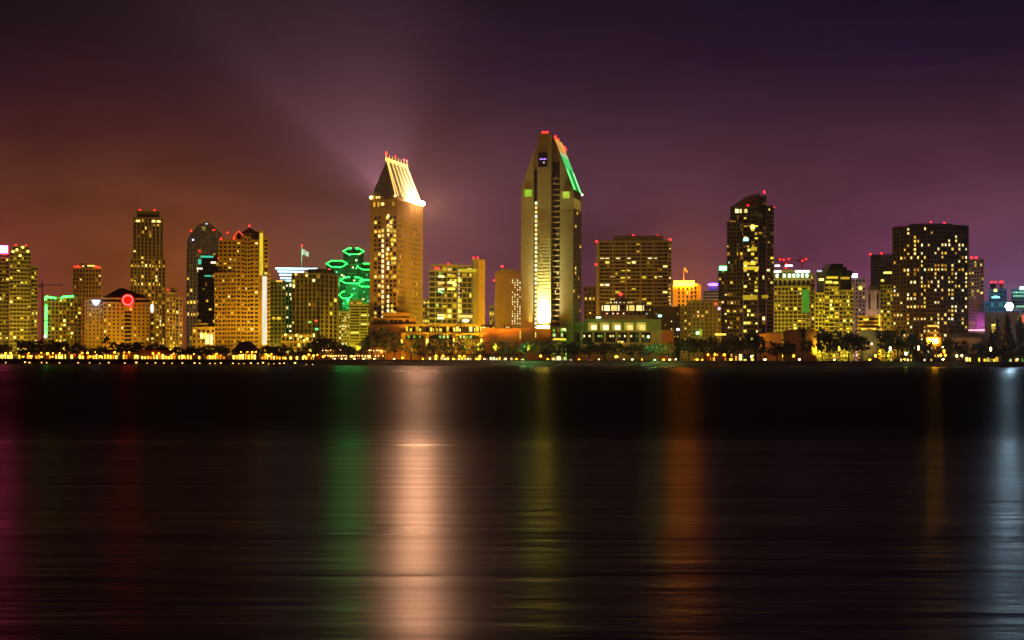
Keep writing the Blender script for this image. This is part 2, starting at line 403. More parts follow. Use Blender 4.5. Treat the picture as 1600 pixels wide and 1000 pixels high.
b = Bld('office_tower', 'black tower with a teal lit crown, wedged before the arched glass tower', 325, 1180, wall=(.05,.045,.045), glz=(.015,.018,.02))
b.block(309, 342, 412, fh=6.4, bw=5.6, slab=.25, pier=.12, p=.10, pf=.03, mat=MIXED, d=22)
b.block(313, 340, 403, base=412, y=1.5, d=16, fh=9, bw=9, slab=.3, pier=.2, p=0)
b.part('teal_crown_light', MB().box(b.X(309),b.X(314),-.7,-.1,b.Z(416),b.Z(408)).box(b.X(313),b.X(333),-.7,-.1,b.Z(405.5),b.Z(402.5)).box(b.X(319),b.X(330),-.7,-.1,b.Z(435),b.Z(433)), glow((.03,.55,.34), 1.1, True), 'teal light band round the crown')
b.part('white_crown_light', MB().box(b.X(307),b.X(316),-.9,-.72,b.Z(424),b.Z(421.5)).box(b.X(329),b.X(337),-.7,-.1,b.Z(414.5),b.Z(411.5)), glow((1,.85,.6), 1.6), 'white strip light')
b.beacon(341, 406, y=-1, h=2.5); b.done()

# --- cream balcony tower
b = Bld('residential_tower', 'tall cream tower with a dense balcony grid, red gable and bright glowing pilaster', 375, 1090, wall=(.55,.35,.07))
BAY = dict(fh=6.35, slab=.5, pier=.34, mat=WARM)
b.block(341, 404, 379, bw=7.0, p=.15, pf=.03, d=26, **BAY)
b.block(335, 352, 432, y=-2.5, bw=5.6, p=.22, pf=.08, d=10, **BAY)
b.block(355, 365, 431, y=-1.5, d=6, bw=5, p=.05, **BAY)
b.block(381, 391, 374, y=-1.0, d=6, bw=5, p=.03, **BAY)
b.block(411.5, 419, 375, y=1.0, bw=7.5, p=.05, d=20, **BAY)
b.block(404.3, 411.3, 364, y=1.6, bw=7, p=0, d=18, fh=6.35, slab=1.0, pier=.3)
b.block(417.2, 422, 431, y=-1.0, d=14, bw=4.6, p=.03, **BAY)
b.part('glowing_pilaster', MB().box(b.X(405.2), b.X(410.6), 1.0, 1.5, b.Z(432), b.Z(366)), lit(((0,(.9,.62,.02)),(1,(1.0,.72,.05)))), 'pilaster near the right corner, its floodlight put into a yellow glow')  # floodlight on the pilaster put into its own glow
b.part('glowing_pilaster', MB().box(b.X(409.5), b.X(416.8), -1.6, -.4, b.Z(541), b.Z(434)), lit(((0,(.95,.95,.70)),(1,(1.0,.9,.7)))), 'pilaster in the lower half, its floodlight put into a white glow')
b.wall.box(b.X(409), b.X(417.1), -.38, 1, 0, b.Z(431))
g = MB().prism_xz([(b.X(363),b.Z(379)),(b.X(381),b.Z(379)),(b.X(381),b.Z(371)),(b.X(372.5),b.Z(362)),(b.X(363),b.Z(373))], .4, 12)
b.part('gable', g, paint((.45,.24,.10)))
b.part('gable_opening', MB().prism_xz([(b.X(x),b.Z(y)) for x,y in ((369.5,376.5),(376,376.5),(376,369),(372.7,365.5),(369.5,369))], .2, .6), glass((.01,.01,.01)))
gl = MB(); gl.path([(b.X(x),-.2,b.Z(y)) for x,y in ((364,376.5),(365.5,371),(372.5,363.5),(380,371))], .35)
b.part('gable_light', gl, glow((1,.05,.02), 1.6, True), 'red light tracing the gable')
b.block(376, 405, 366, base=378, y=5, d=16, fh=6, bw=7, slab=.5, pier=.35, p=0, cap=0)
Z1, Z2 = b.Z(366), b.Z(356.5)
b.part('roof', MB().loft([[(b.X(374.5),4,Z1),(b.X(406.5),4,Z1),(b.X(406.5),22,Z1),(b.X(374.5),22,Z1)],[(b.X(388),12,Z2),(b.X(391),12,Z2),(b.X(391),14,Z2),(b.X(388),14,Z2)]]), paint((.10,.05,.05)))
for x,y_ in ((389,354),(365,375),(345,375.5),(355,365.5)): b.beacon(x, y_, y=-.5 if y_>370 else 6, h=1.6)
b.flood(372, 375, AMBER, 1.25); b.flood(345, 435, AMBER, .35)
b.done()
b = Bld('annex_building', 'small cream annex with a big glowing yellow entrance, left of the balcony tower', 318, 1066, wall=(.55,.40,.16))
b.block(300, 336, 516, fh=8, bw=7, punch=True, wh=.5, ww=.5, p=.15, d=14)
b.block(303, 325, 511, base=515, y=2, d=8, fh=4, bw=11, slab=.9, pier=.1, p=0)
for x in (312.5,318): b.pane(x, x+4.5, 523, 532, YEL)
b.pane(320.5, 326.5, 525, 541, CREAMW); b.pane(327.5, 332.5, 525, 541, CREAMW)
b.flood(318, 516, AMBER, .6, dist=25); b.done()

# --- greenish block + striped neon roof
b = Bld('office_building', 'plain grey green block with two yellow lit panes, right of the glowing pilaster', 432, 1180, wall=(.26,.27,.14))
b.block(421.5, 446, 442, fh=6.5, bw=6, slab=.35, pier=.35, p=.05, mat=GREENW)
for x in (425,433): b.pane(x, x+5.5, 497.5, 501.5, YEL, y=-.2)
b.part('roof_lamp', MB().box(b.X(431), b.X(441), -.6,-.1, b.Z(442.5), b.Z(440.5)), glow((1,.45,.05), 1.6), 'orange strip lamp on the roof')
b.flood(432, 445, OLIVE, .6); b.done()
b = Bld('striped_tower', 'slim tower crowned by stacked blue white neon bars and a flagpole', 462, 1250, wall=(.16,.15,.13), cat='building')
b.block(441, 456, 444, fh=7, bw=5, slab=.3, pier=.3, p=.35, pf=.1, mat=CREAMW)
b.block(456.3, 490, 430, y=8, d=18, fh=7, bw=8, slab=.5, pier=.3, p=.03)
bars = ((430,495.5,421.8,1.5),(433.5,474.5,426.5,1.4),(436,467,431.5,1.4),(437.5,454.5,436.3,1.2),(437.5,454.5,440.5,1.2))
for x0,x1,y_,t in bars:
    b.wall.box(b.X(x0)+.4, b.X(x1)-.4, 0.2, 9, b.Z(y_)-.5, b.Z(y_)+.3)
    b.part('neon_bar', MB().box(b.X(x0), b.X(x1), -.9, .1, b.Z(y_+t*.75), b.Z(y_-t*.75)), glow((.40,.74,1), 5.0, True), 'horizontal blue white neon bar')
b.part('red_roof_light', MB().box(b.X(464),b.X(489),-1.2,-.9,b.Z(430.5),b.Z(427.5)), glow((1,.05,.05),.8,True), 'dim red glow strip under the bars')
def flagpole(b, px, y0, y1, fx, fy, fh, mat, beacon=True, y=3.0):
    x = b.X(px)
    p = b.part('flagpole', MB().bar((x,y,b.Z(y0)),(x,y,b.Z(y1)),.32,8), mat)
    f = MB(); n=8; w = (b.X(fx)-x)
    for i in range(n):
        t0,t1 = i/n,(i+1)/n
        def pt(t, up): return (x+w*t, y+.8*math.sin(t*6), b.Z(fy)- up*(fh*b.kz) - t*t*4.0*b.kz + .4*math.sin(t*7))
        f.quad(pt(t0,1),pt(t1,1),pt(t1,0),pt(t0,0))
    o = b.part('flag', f, FLAGM, None, p)
    sol = o.modifiers.new('cloth', 'SOLIDIFY'); sol.thickness = .06
    if beacon: b.part('warning_light', MB().ball(x,y,b.Z(y1)+.4,.5), RED_LAMP, None, p)
FLAGM = paint((.75,.72,.70), .9, .15, .2)
flagpole(b, 471, 421, 385.5, 482, 391, 8.5, paint((.7,.75,.8)))
b.flood(478, 390, (.7,.85,1), 2.5, dist=14, aim=1.0, size=70, z=b.Z(424)); b.done()

# --- dark two sided block before the neon towers
b = Bld('office_building', 'dark brown office block with upright piers at left and horizontal bands at right', 500, 1110, yaw=-30, wall=(.22,.17,.08))
b.block(455, 500, 430, fh=7.0, bw=6.5, slab=.22, pier=.35, p=.10, pf=.02, mat=YEL, d=b.D(28), side=1, pside=.05, bwside=6.0)
b.block(476, 497, 423.5, base=430, y=4, d=20, fh=7, bw=24, slab=.9, pier=.1, p=0)
for x,y_ in ((479,432),(490,440),(462,429.5)): b.pane(x-2,x+2,y_-2.4,y_+2, CREAMW, y=-.3)
for x,y_,m in ((484,505,(.1,.6,.06)),(495,516,(.2,1,.3)),(494,503,(.8,.05,.02))): b.part('colour_sign', MB().box(b.X(x)-1.3,b.X(x)+1.3,-.5,-.1,b.Z(y_+1.6),b.Z(y_-1.6)), glow(m,1.2))
b.flood(475, 432, OLIVE, .5); b.flood(510, 432, OLIVE, .35, dx=25); b.done()
b = Bld('annex_building', 'low lit terrace building of yellow lamps, at the foot of the dark two sided office', 462, 1070, wall=(.35,.24,.10))
b.block(440, 488, 527, fh=9, bw=6, slab=.4, pier=.3, p=.35, mat=YEL, d=12)
for x,y_ in ((446,525),(463,526),(470,528),(480,531),(454,530),(475,534)): b.part('terrace_lamp', MB().ball(b.X(x), -1, b.Z(y_), .8), glow((1,.75,.15), 3.0), 'round yellow terrace lamp')
b.flood(462, 527, AMBER, .5, dist=22); b.done()

# --- hexagonal neon towers
b = Bld('hexagonal_tower', 'cluster of dark hexagonal shafts with slanted tops ringed in green neon', 548, 1240, wall=(.20,.22,.09), glz=(.015,.03,.02))
GW = glass((.02,.05,.03), .25)
def hexshaft(cx, cy, hw, y0, p_open=(), base=548):
    r = hw*b.k*1.02; x = b.X(cx); sl = 13*b.kz/(2*r*.88)
    pl = [(x+r*math.cos(R(60*i)), y0+r*.88*math.sin(R(60*i))) for i in range(6)]
    f = lambda px_, py_: (py_-y0)*sl
    z = b.Z(cy)
    o = b.part('hexagonal_shaft', MB().prism_xy(pl, 0 if base >= 548 else b.Z(base), z, f), GW)
    fl = MB()
    nfl = int((z-6)/3.6)
    for k in range(max(1,nfl-30), nfl):
        fl.prism_xy([((px_-x)*1.012+x,(py_-y0)*1.012+y0) for px_,py_ in pl], k*3.6, k*3.6+.7)
    b.part('floor_bands', fl, paint((.10,.14,.08)), None, o)
    ring = [((px_-x)*1.03+x, (py_-y0)*1.03+y0, z+f(px_,py_)+.5) for px_,py_ in pl]
    nm = MB()
    for i in range(6):
        if i in p_open: 
            a = Vector(ring[i]); c = Vector(ring[(i+1)%6]); nm.bar(a, a.lerp(c,.3), .42, 6); nm.bar(a.lerp(c,.7), c, .42, 6)
        else: nm.bar(ring[i], ring[(i+1)%6], .25, 6)
    b.part('neon_ring', nm, GREEN_NEON, 'slanted green neon ring', o)
    for k in range(4):
        zz = z - (6+7*k)*b.kz
        b.win.append((x+random.uniform(-.45,.45)*r, y0-r*.88*.87-.05, zz, 1.6, .2, 1.3, TEAL))
hexshaft(552, 392, 16, 22, (1,))
hexshaft(525.5, 413, 16, 14)
hexshaft(575, 417, 17, 14)
hexshaft(550, 440, 18.5, 2, (1,))
hexshaft(571, 445, 14, -2)
hexshaft(540, 464, 10, -8, (0,))
for x,y_ in ((534,433),(537,435),(561,400),(556,410),(551,421),(553,441),(567,470)): b.pane(x-1.5,x+1.5,y_-1.3,y_+1.3, CREAMW, y=-14)
b.part('spire', MB().bar((b.X(566),-3,b.Z(470)),(b.X(566),-3,b.Z(462)),.4,6), paint((.3,.32,.1)))
b.beacon(514, 422, y=10, r=.6)
for x,y_ in ((545,470),(560,440),(530,440)):
    ld = bpy.data.lights.new('neon_spill_fill','POINT'); ld.energy = 30000; ld.color=(.03,1,.15); ld.shadow_soft_size=1.0  # point lights added to strengthen the green spill on the shafts
    lo = bpy.data.objects.new('neon_spill_fill', ld); C.objects.link(lo); lo.parent=b.o; lo.location=(b.X(x),-26,b.Z(y_))
b.flood(552, 440, (.08,1,.15), .35, dist=50, aim=.9, size=80); b.done()
b = Bld('office_building', 'yellow green banded office block at the foot of the green neon hexagons', 553, 1150, wall=(.34,.34,.10))
b.block(529, 546, 490, fh=4.6, bw=4.4, slab=.4, pier=.3, p=.3, mat=CREAMW, d=20)
b.block(546.3, 578, 478, y=2, fh=4.6, bw=16, slab=.5, pier=.10, p=.10, mat=YEL, d=20)
b.block(546.3, 566, 472, base=478, y=5, d=14, fh=6, bw=8, slab=.5, pier=.1, p=.1)
for x in (545, 561, 573): b.wall.box(b.X(x), b.X(x+2), -.8, 3, 0, b.Z(482))
b.flood(553, 480, OLIVE, 1.0); b.done()
# --- hotel tower with the floodlit hipped roof
b = Bld('hotel_tower', 'tall golden hotel tower with a floodlit steep roof and dazzling eave lights', 619.5, 1060, yaw=-20.6, cat='building', wall=(.50,.34,.10))
W = -b.X(577); Dp = b.D(42.5)
HW = b.Z(318.5-10)
b.block(577, 619.5, 309, punch=True, fh=7.15, bw=42.5/7, wh=.62, ww=.62, p=.30, pf=.05, mat=WARM, d=Dp, cap=0,
        skip=lambda i,k,nb,nf: i in (0,3) or k > nf-5)
# side face windows: dense small grid
nf, nd = 30, 20; FH = b.Z(325)/nf
for k in range(nf):
    for i in range(nd):
        on = random.random() < .06
        b.win.append((.02, (i+.7)*Dp/(nd+.4), (k+.5)*FH, .1, Dp/nd*.42, FH*.5, WARM if on else DARKPANE))
colx = 598.0
for k in range(24):    # the lit middle column and the brighter column beside it
    b.win.append((b.X(597.5), -.05, (k+2.5)*FH*1.0, 1.5, .12, FH*.62, CREAMW))
    if random.random() < .62: b.win.append((b.X(606), -.06, (k+7.5)*FH*.93, 1.7, .12, FH*.62, CREAMW))
    if random.random() < .5: b.win.append((b.X(612.5), -.06, (k+7.5)*FH*.93, 1.7, .12, FH*.62, YEL))
for x,w in ((584,1.6),(590.5,1.6),(614,1.6)): b.pane(x-w, x+w, 316, 323.5, WARM)
b.pane(597-2.4, 597+2.4, 317, 321.5, WARM)
b.wall.box(-W-.5, .5, -.5, Dp+.5, b.Z(313.0), b.Z(311.8)); b.wall.box(-W-.3, .3, -.3, Dp+.3, b.Z(326), b.Z(325))
for i in range(13):     # top storey fins on the long side
    b.wall.box(-.2, .55, (i+.4)*Dp/13, (i+.75)*Dp/13, b.Z(346), b.Z(313.1))
for i in range(22):
    b.wall.box(-.2, .3, (i+.05)*Dp/22, (i+.3)*Dp/22, 0, b.Z(313.2))
ze, zr = b.Z(306.5), b.Z(249)
b.wall.box(-W+.5, -.5, .5, Dp-.5, b.Z(309), ze)
ry0, ry1 = 6.0, Dp-7.0
rm = paint((.30,.26,.25), .6)
roof = MB()
A,B_,C_,D_ = (-W+.8,.6,ze),(-1.2,.6,ze),(-1.2,Dp-.8,ze),(-W+.8,Dp-.8,ze)
P,Q = (-W/2,ry0,zr),(-W/2,ry1,zr)
roof.tri(A,B_,P); roof.quad(B_,C_,Q,P); roof.tri(C_,D_,Q); roof.quad(D_,A,P,Q); roof.quad(A,D_,C_,B_)
b.part('roof', roof, rm, 'steep hipped roof, dark gable end and floodlit long slope')
ribs = MB()
RIBS = 6
for i in range(RIBS):
    t = (i+.15)/(RIBS-.7)
    p = Vector(B_).lerp(Vector(C_), .06+.90*t); q = Vector(P).lerp(Vector(Q), .02+.96*t)
    ribs.bar(p+Vector((.35,0,.2)), q+Vector((.35,0,.2)), .38)
ribs.bar(Vector(B_)+Vector((.2,-.1,.1)), Vector(P)+Vector((.2,0,.2)), .4); ribs.bar(Vector(C_)+Vector((.2,.1,.1)), Vector(Q)+Vector((.2,0,.2)), .4)
b.part('roof_ribs', ribs, glow((1,.62,.16), 1.5, True), 'standing ribs on the long roof slope, glowing in place of floodlight')  # floodlight on the ribs put into their own glow
crest = MB(); crest.box(-W/2-.5, -W/2+.5, ry0-1, ry1+1, zr-.6, zr+1.6)
b.part('ridge_light', crest, glow((1,.62,.05), 2.2, True), 'yellow light band along the ridge')
for i in range(8):
    yy = ry0-.6+i*(ry1-ry0+1.2)/7
    f = b.part('finial', MB().cyl(-W/2, yy, zr+1.6, zr+4.4, .45, .15, 6), glow((1,.5,.04), 1.3))
    if i in (0,3,6,7): b.part('warning_light', MB().ball(-W/2, yy, zr+5.0, .45 if i else .8), RED_LAMP, None, f)
b.part('finial', MB().cyl(-W/2, ry0-1, zr+1.6, zr+6.5, .4, .15, 6), glow((1,.4,.1), 1.2))
FL = glow((1,.47,.25), 4400.0, True)
for i in range(7):
    yy = Dp*(.42+.09*i); zz = b.Z(310.2)
    br = b.part('eave_bracket', MB().box(-1, 1.2, -.3, .3, -.9, -.05), STEEL); br.location=(0,yy,zz)
    hs = b.part('eave_floodlight', MB().box(-1.1,1.1,-.02,.9,0,2.3), STEEL, 'dazzling white eave floodlight'); hs.location=(.9,yy,zz); hs.rotation_euler=(0,0,R(38))
    MB().box(-1.0,1.0,-.10,-.03,.1,2.2).build('lamp_glass', FL if i > 1 else glow((1,.47,.25), 800.0, True), hs)
b.part('corner_lamp', MB().ball(-W+.9, -.4, b.Z(308.5), 1.1), glow((1,.7,.2), 14.0, True), 'bright lamp at the eave corner')
for x in (588,592): b.part('corner_lamp', MB().ball(b.X(x), -.4, b.Z(308.8), .5), glow((1,.7,.2), 5.0))
b.part('corner_lamp', MB().ball(b.X(617), -.4, b.Z(307), .8), glow((1,.7,.2), 5.0))
# searchlight beams into the haze, plus one added wide spot for the halo
def beam(name, loc, target, power, size, col):
    ld = bpy.data.lights.new(name,'SPOT'); ld.energy=power; ld.color=col; ld.spot_size=R(size); ld.spot_blend=1.0; ld.shadow_soft_size=.6
    lo = bpy.data.objects.new(name, ld); C.objects.link(lo); lo.parent=b.o; lo.location=loc
    lo.rotation_euler = (Vector(target)-Vector(loc)).to_track_quat('-Z','Y').to_euler()
SRC = (-W+2, Dp+4, ze-1)
BEAMS = [(SRC, (-W-148, Dp-26, ze+146), 12.5, 17, (1,.42,.62)), (SRC, (-W-105, Dp-26, ze+160), 3.2, 11, (1,.42,.62)), (SRC, (-W+12, Dp, ze+120), 2.0, 30, (1,.42,.72)), (SRC, (-W-50, Dp-20, ze+110), 5.0, 120, (1,.46,.58))]  # the last, widest spot is added for the glow round the roof
for l,t,p,s,c in BEAMS: beam('roof_haze_spot', l, t, BEAM*1e5*p, s, c)
for q in (.38,.55,.72,.88): beam('slope_uplight', (3.0, Dp*q, b.Z(311)), (-W/2, Dp*(.2+.7*q), b.Z(275)), (2.5e4 if q<.5 else 1.9e5), 110, (1,.62,.28))
b.flood(598, 330, AMBER, 1.9, dist=70, aim=.85); b.flood(619, 330, AMBER, 11.0, dist=30, dx=75, aim=.8)
b.done()

# --- lobby pavilion and terrace podium
b = Bld('pavilion', 'salmon stone pavilion with a row of dark square openings, before the golden hotel tower', 616, 1052, wall=(.48,.26,.055))
b.block(580, 650, 499, fh=50, bw=80, punch=True, p=0, dark=False, d=18, cap=.6)
b.block(598, 641, 491, base=499, y=2, d=12, fh=8, bw=60, punch=True, p=0, dark=False, cap=.8)
for x in (608.5,615.5,622.5): b.pane(x, x+6, 500.5, 506.5, DARKPANE)
b.pane(634, 638.5, 500, 506, DARKPANE)
for k in range(9): b.pane(583+k*2.6, 584.6+k*2.6, 500, 510, DARKPANE)
b.block(576, 634, 509.5, y=-4, d=3.9, fh=50, bw=80, punch=True, p=0, dark=False, cap=.5)
b.flood(600, 495, ORANGE, .6, dist=34, aim=.8); b.flood(632, 495, ORANGE, .6, dist=34, aim=.8); b.done()

b = Bld('terrace_podium', 'long hotel podium with amber lit terrace windows above shallow arches', 700, 1046, wall=(.50,.33,.07))
b.block(628, 760, 521, fh=30, bw=30, punch=True, p=0, dark=False, d=20, cap=.5)
b.block(628, 775, 509, base=520, y=4, d=14, fh=11, bw=5.2, slab=.25, pier=.18, p=.8, mat=YEL, cap=.8)
for x0,x1 in ((634,662),(671,707),(715,748)):
    ar = MB(); n=10; pts = [(b.X(x0),b.Z(531)),(b.X(x1),b.Z(531))] + [(b.X(x1+(x0-x1)*i/n), b.Z(526-2.5*math.sin(math.pi*i/n))) for i in range(n+1)]
    b.part('arch_opening', ar.prism_xz(pts, -.3, .02), glass((.02,.03,.015)))
    for k in range(5):
        if random.random()<.8: b.pane(x0+3+k*(x1-x0-6)/5, x0+6+k*(x1-x0-6)/5, 524.8, 529, GREENW, y=-.4)
for x in (630,667,710,753):
    b.wall.cyl(b.X(x), -1.2, 0, b.Z(521.5), 1.6, 1.9, 10)
b.wall.box(b.X(628)-.5, b.X(760)+.5, -3.2, -.02, b.Z(522), b.Z(520.4))
for i,x in enumerate((627.5,667.5,709.5,752)):
    b.part('column_lamp', MB().ball(b.X(x), -3.6, b.Z(535), .9, 8, 6, 3.0), glow((1,.62,.08), 2.6, True), 'tall amber lamp on the podium column')
for x in (645,690,735): b.flood(x, 515, AMBER, .7, dist=18, aim=.9)
b.done()
b = Bld('terracotta_wall_building', 'plain orange terracotta fronted hotel wing below the spotlit tower', 806, 1044, wall=(.60,.16,.03), cat='building')
b.block(752, 861, 514, fh=60, bw=120, punch=True, p=0, dark=False, d=16, cap=.5)
b.block(786, 800, 509, base=514, y=3, d=8, fh=6, bw=4, slab=.3, pier=.2, p=.8, mat=CREAMW)
b.pane(812, 813.2, 516, 530, YEL); b.pane(836, 837.5, 519, 527, YEL)
b.flood(775, 515, ORANGE, .26, dist=20, aim=.9); b.flood(840, 515, ORANGE, .34, dist=20, aim=.9); b.done()

# --- glassy block with the amber pillar
b = Bld('office_building', 'yellow green glass office block with a tall plain amber pillar at its right end', 712, 1130, wall=(.36,.32,.10), glz=(.03,.04,.015))
b.block(670, 690, 424, y=2, fh=8.2, bw=10, slab=.3, pier=.12, p=.25, mat=GREENW, d=20)
b.block(690.3, 714, 417, y=0, fh=8.2, bw=8, slab=.3, pier=.16, p=.28, pf=.05, mat=YEL, d=22)
b.block(714.3, 737, 417, y=2, fh=8.2, bw=7.2, slab=.22, pier=.12, p=.3, pf=.15, mat=YEL, d=20)
b.block(738, 757, 404, y=4, d=18, fh=100, bw=40, punch=True, p=0, dark=False, cap=0)
b.part('pillar', MB().box(b.X(747.5), b.X(757.5), 1.0, 5, 0, b.Z(406)), paint((.62,.40,.06)), 'plain amber stone pillar')
b.part('roof_band', MB().prism_xy([(b.X(672),3),(b.X(690),0),(b.X(714),-.8),(b.X(714),12),(b.X(672),12)], b.Z(417), b.Z(413.5)), paint((.3,.26,.08)))
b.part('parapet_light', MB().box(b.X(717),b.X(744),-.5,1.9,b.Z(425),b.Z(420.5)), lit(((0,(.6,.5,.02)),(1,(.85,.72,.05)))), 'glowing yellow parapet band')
for y_ in (431,441,451): b.pane(684,694,y_,y_+3.5, CREAMW, y=-.6)
for y_ in (491.5,496): b.pane(683,693.5,y_,y_+3.6, CREAMW, y=-.6)
for y_ in (429.5,440,450): b.pane(699,711,y_,y_+4, YEL, y=-.6)
b.pane(718,738,492.5,497, CREAMW, y=-.6)
b.part('oval_sign', MB().prism_xz([(b.X(727.5)+2.8*math.cos(R(24*i)), b.Z(501.5)+1.25*math.sin(R(24*i))) for i in range(15)], -1.0, -.6), glow((1,.9,.4),2.2), 'glowing oval sign')
for k in range(14): b.pane(716.2, 717.6, 421+k*6, 424.5+k*6, CREAMW, y=-.4)
gn = MB(); gn.bar((b.X(684),-1.2,b.Z(455)),(b.X(692),-1.2,b.Z(458.5)),.5); b.part('green_sign', gn, glow((.1,1,.4),2.0))
for x in (680,684,700,739.5,746.5): b.beacon(x, 419 if x<690 else (412 if x<720 else 402), y=6)
b.flood(690, 420, OLIVE, .8); b.flood(740, 420, (1,.55,.03), .9, dist=45); b.done()
b = Bld('office_building', 'thin lit slab just behind and right of the golden hotel tower', 665, 1160, wall=(.3,.25,.1))
b.block(660, 671, 470, fh=6, bw=4, slab=.3, pier=.3, p=.5, mat=YEL, d=14); b.flood(665, 475, OLIVE, .5, dist=40); b.done()
b = Bld('office_building', 'distant thin pale slab between the amber pillar and the brown tower', 768, 1260, wall=(.42,.34,.16))
b.block(764.5, 772, 480, fh=7, bw=4, slab=.4, pier=.3, p=.3, mat=WARM, d=14); b.flood(768, 490, OLIVE, .9, dist=40); b.done()

b = Bld('hotel_tower', 'plain dark brown tower with two dotted columns of small lit windows', 792, 1120, wall=(.26,.17,.06))
b.block(773, 813, 428, fh=100, bw=60, punch=True, p=0, dark=False, d=24, cap=0)
top = [(773,429)]+[(773+40*i/10, 428-7.5*math.sin(math.pi*(i+2)/14)) for i in range(11)]+[(813,429)]
b.part('curved_parapet', MB().prism_xz([(b.X(x),b.Z(y)) for x,y in reversed(top)], .1, 23), paint((.20,.13,.05)))
for k in range(19):
    y_ = 438+k*3.75
    for x in (800.5, 804.3, 808.5, 812.2):
        if random.random()<.62: b.pane(x-.75,x+.75,y_-1.2,y_+1.1, CREAMW)
b.beacon(784, 416, y=3, r=.8, h=3); b.beacon(771.5, 438, y=2, r=.5); b.flood(793, 430, AMBER, .75); b.done()

# --- the tall tower with the green lit slope
b = Bld('hotel_tower', 'tallest tower, pointed brown gable with a green lit roof slope and a white floodlit panel', 895, 1060, yaw=-11, wall=(.40,.27,.085), cat='building')
def gab(pts): return [(b.X(x), b.Z(y) if y < 548 else 0.0) for x,y in pts]
def yl(x): return 290-(x-813)*84/30.0          # left slope row
def yr(x): return 212+(x-862)*85/33.0
D2 = b.D(13.5)
b.wall.prism_xz(gab([(813.4,548),(894.8,548),(894.8,yr(895)),(863,213),(857.5,207),(843.2,207),(813.4,yl(813.4)+.5)]), 1.6, D2)
b.wall.prism_xz(gab([(813,548),(832,548),(832,yl(832)),(813,290)]), 0, 1.59)
b.wall.prism_xz(gab([(839,548),(861,548),(861,211.5),(857,206),(843,206),(839,yl(839))]), -1.2, 1.59)
b.wall.prism_xz(gab([(874,548),(895,548),(895,yr(895)),(874,yr(874))]), .2, 1.59)
for k in range(42):    # shallow joints between the storeys
    z = 8 + k*3.3*.72 + 0.0
    if z < b.Z(300):
        b.wall.box(b.X(813)-.05, b.X(832)+.05, -.07, .2, z, z+.22); b.wall.box(b.X(839)-.05, b.X(861)+.05, -1.27, -1.0, z, z+.22); b.wall.box(b.X(874)-.05, b.X(895)-.02, .13, .4, z, z+.22)
for k in range(30):    # balconies in the dark slot
    z = b.Z(528-k*8.6); b.wall.box(b.X(862.2), b.X(873.6), .3, 1.58, z, z+.9)
b.glz.box(b.X(861.6), b.X(873.8), 1.40, 1.62, 6, b.Z(252))
b.glz.box(b.X(832.3), b.X(838.7), 1.40, 1.62, 6, b.Z(262))
for k in range(29):
    b.pane(834.2, 838.4, 313+k*7.0, 317.8+k*7.0, CREAMW, y=1.0)
for k in range(26):
    if random.random()<.75:
        x = random.choice((864.5,867,870.5)); yy = 275+k*9+random.uniform(-2,2)
        b.pane(x-.8,x+.8,yy-1.3,yy+1.3, DIM if random.random()<.7 else WARM, y=.9)
for x0,x1,y0_,y1_ in ((818.5,829.5,294,305),(878.5,889,298.5,309)):
    b.part('green_window', MB().box(b.X(x0),b.X(x1),-.25,.3,b.Z(y1_),b.Z(y0_)), lit(((0,(.30,.62,.02)),(.6,(.36,.66,.03)),(1,(.55,.72,.06)))), 'square window glowing yellow green')
q = b.part('crown_window', MB().box(b.X(840.5),b.X(855),-1.5,-1.15,b.Z(259.5),b.Z(236.5)), glass((.006,.004,.012),.3), 'tall black window with violet lights')
pl = MB()
for x in (844,846.5,849.5,852): pl.ball(b.X(x), -1.7, b.Z(247), .55)
b.part('violet_lamp', pl, glow((.22,.06,1), 2.2), None, q); b.part('violet_lamp', MB().ball(b.X(849.5),-1.7,b.Z(252.5),.45), glow((.7,.6,1),2.0), None, q)
b.wall.box(b.X(838.6), b.X(856), -1.6, -1.15, b.Z(235.5), b.Z(234.3))
# side face
for k in range(30):
    for i in range(5):
        yy = D2*(i+.6)/5.4; on = random.random()<.10
        b.win.append((.03, yy, b.Z(322)-k*3.3, .12, D2/5*.5, 1.8, WARM if on else DARKPANE))
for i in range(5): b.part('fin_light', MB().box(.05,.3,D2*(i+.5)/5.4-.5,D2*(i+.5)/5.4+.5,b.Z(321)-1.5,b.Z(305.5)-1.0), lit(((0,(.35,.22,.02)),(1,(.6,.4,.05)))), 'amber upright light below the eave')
# right roof slope: light on its surface put in as glowing zones, with neon edges
sx0, sz0, sx1, sz1 = b.X(863), b.Z(213), b.X(895), b.Z(yr(895))
def slope(t, y, up=.35): return (sx0+(sx1-sx0)*t+up*.8, y, sz0+(sz1-sz0)*t+up*.4)
def strip(t0,t1,y0_,y1_,th=.6):
    m = MB(); r0 = [slope(t0,y0_,.05),slope(t0,y1_,.05),slope(t1,y1_,.05),slope(t1,y0_,.05)]; r1 = [slope(t0,y0_,th),slope(t0,y1_,th),slope(t1,y1_,th),slope(t1,y0_,th)]
    return m.loft([r0,r1])
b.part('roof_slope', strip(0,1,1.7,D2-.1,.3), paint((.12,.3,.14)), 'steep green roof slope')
b.part('slope_glow', strip(.0,.26,3,D2-1), lit(((0,(.65,.30,.06)),(1,(.85,.45,.10)))), 'top of the roof slope, its orange light put in as glow')
b.part('slope_glow', strip(.27,.33,3,D2-1), glow((.55,.80,.42),.8,True), 'band of the roof slope, its pale light put in as glow')
b.part('slope_glow', strip(.33,.56,3,D2-1), glow((.07,.72,.16),.9,True), 'middle of the roof slope, its green light put in as glow')
b.part('slope_glow', strip(.58,.97,3,D2*.30), glow((.12,1,.22),1.6,True), 'green neon tube down the slope edge')
b.part('slope_glow', strip(.58,.97,D2*.78,D2-1), glow((.26,1,.36),1.6,True), 'pale green neon tube down the outer edge')
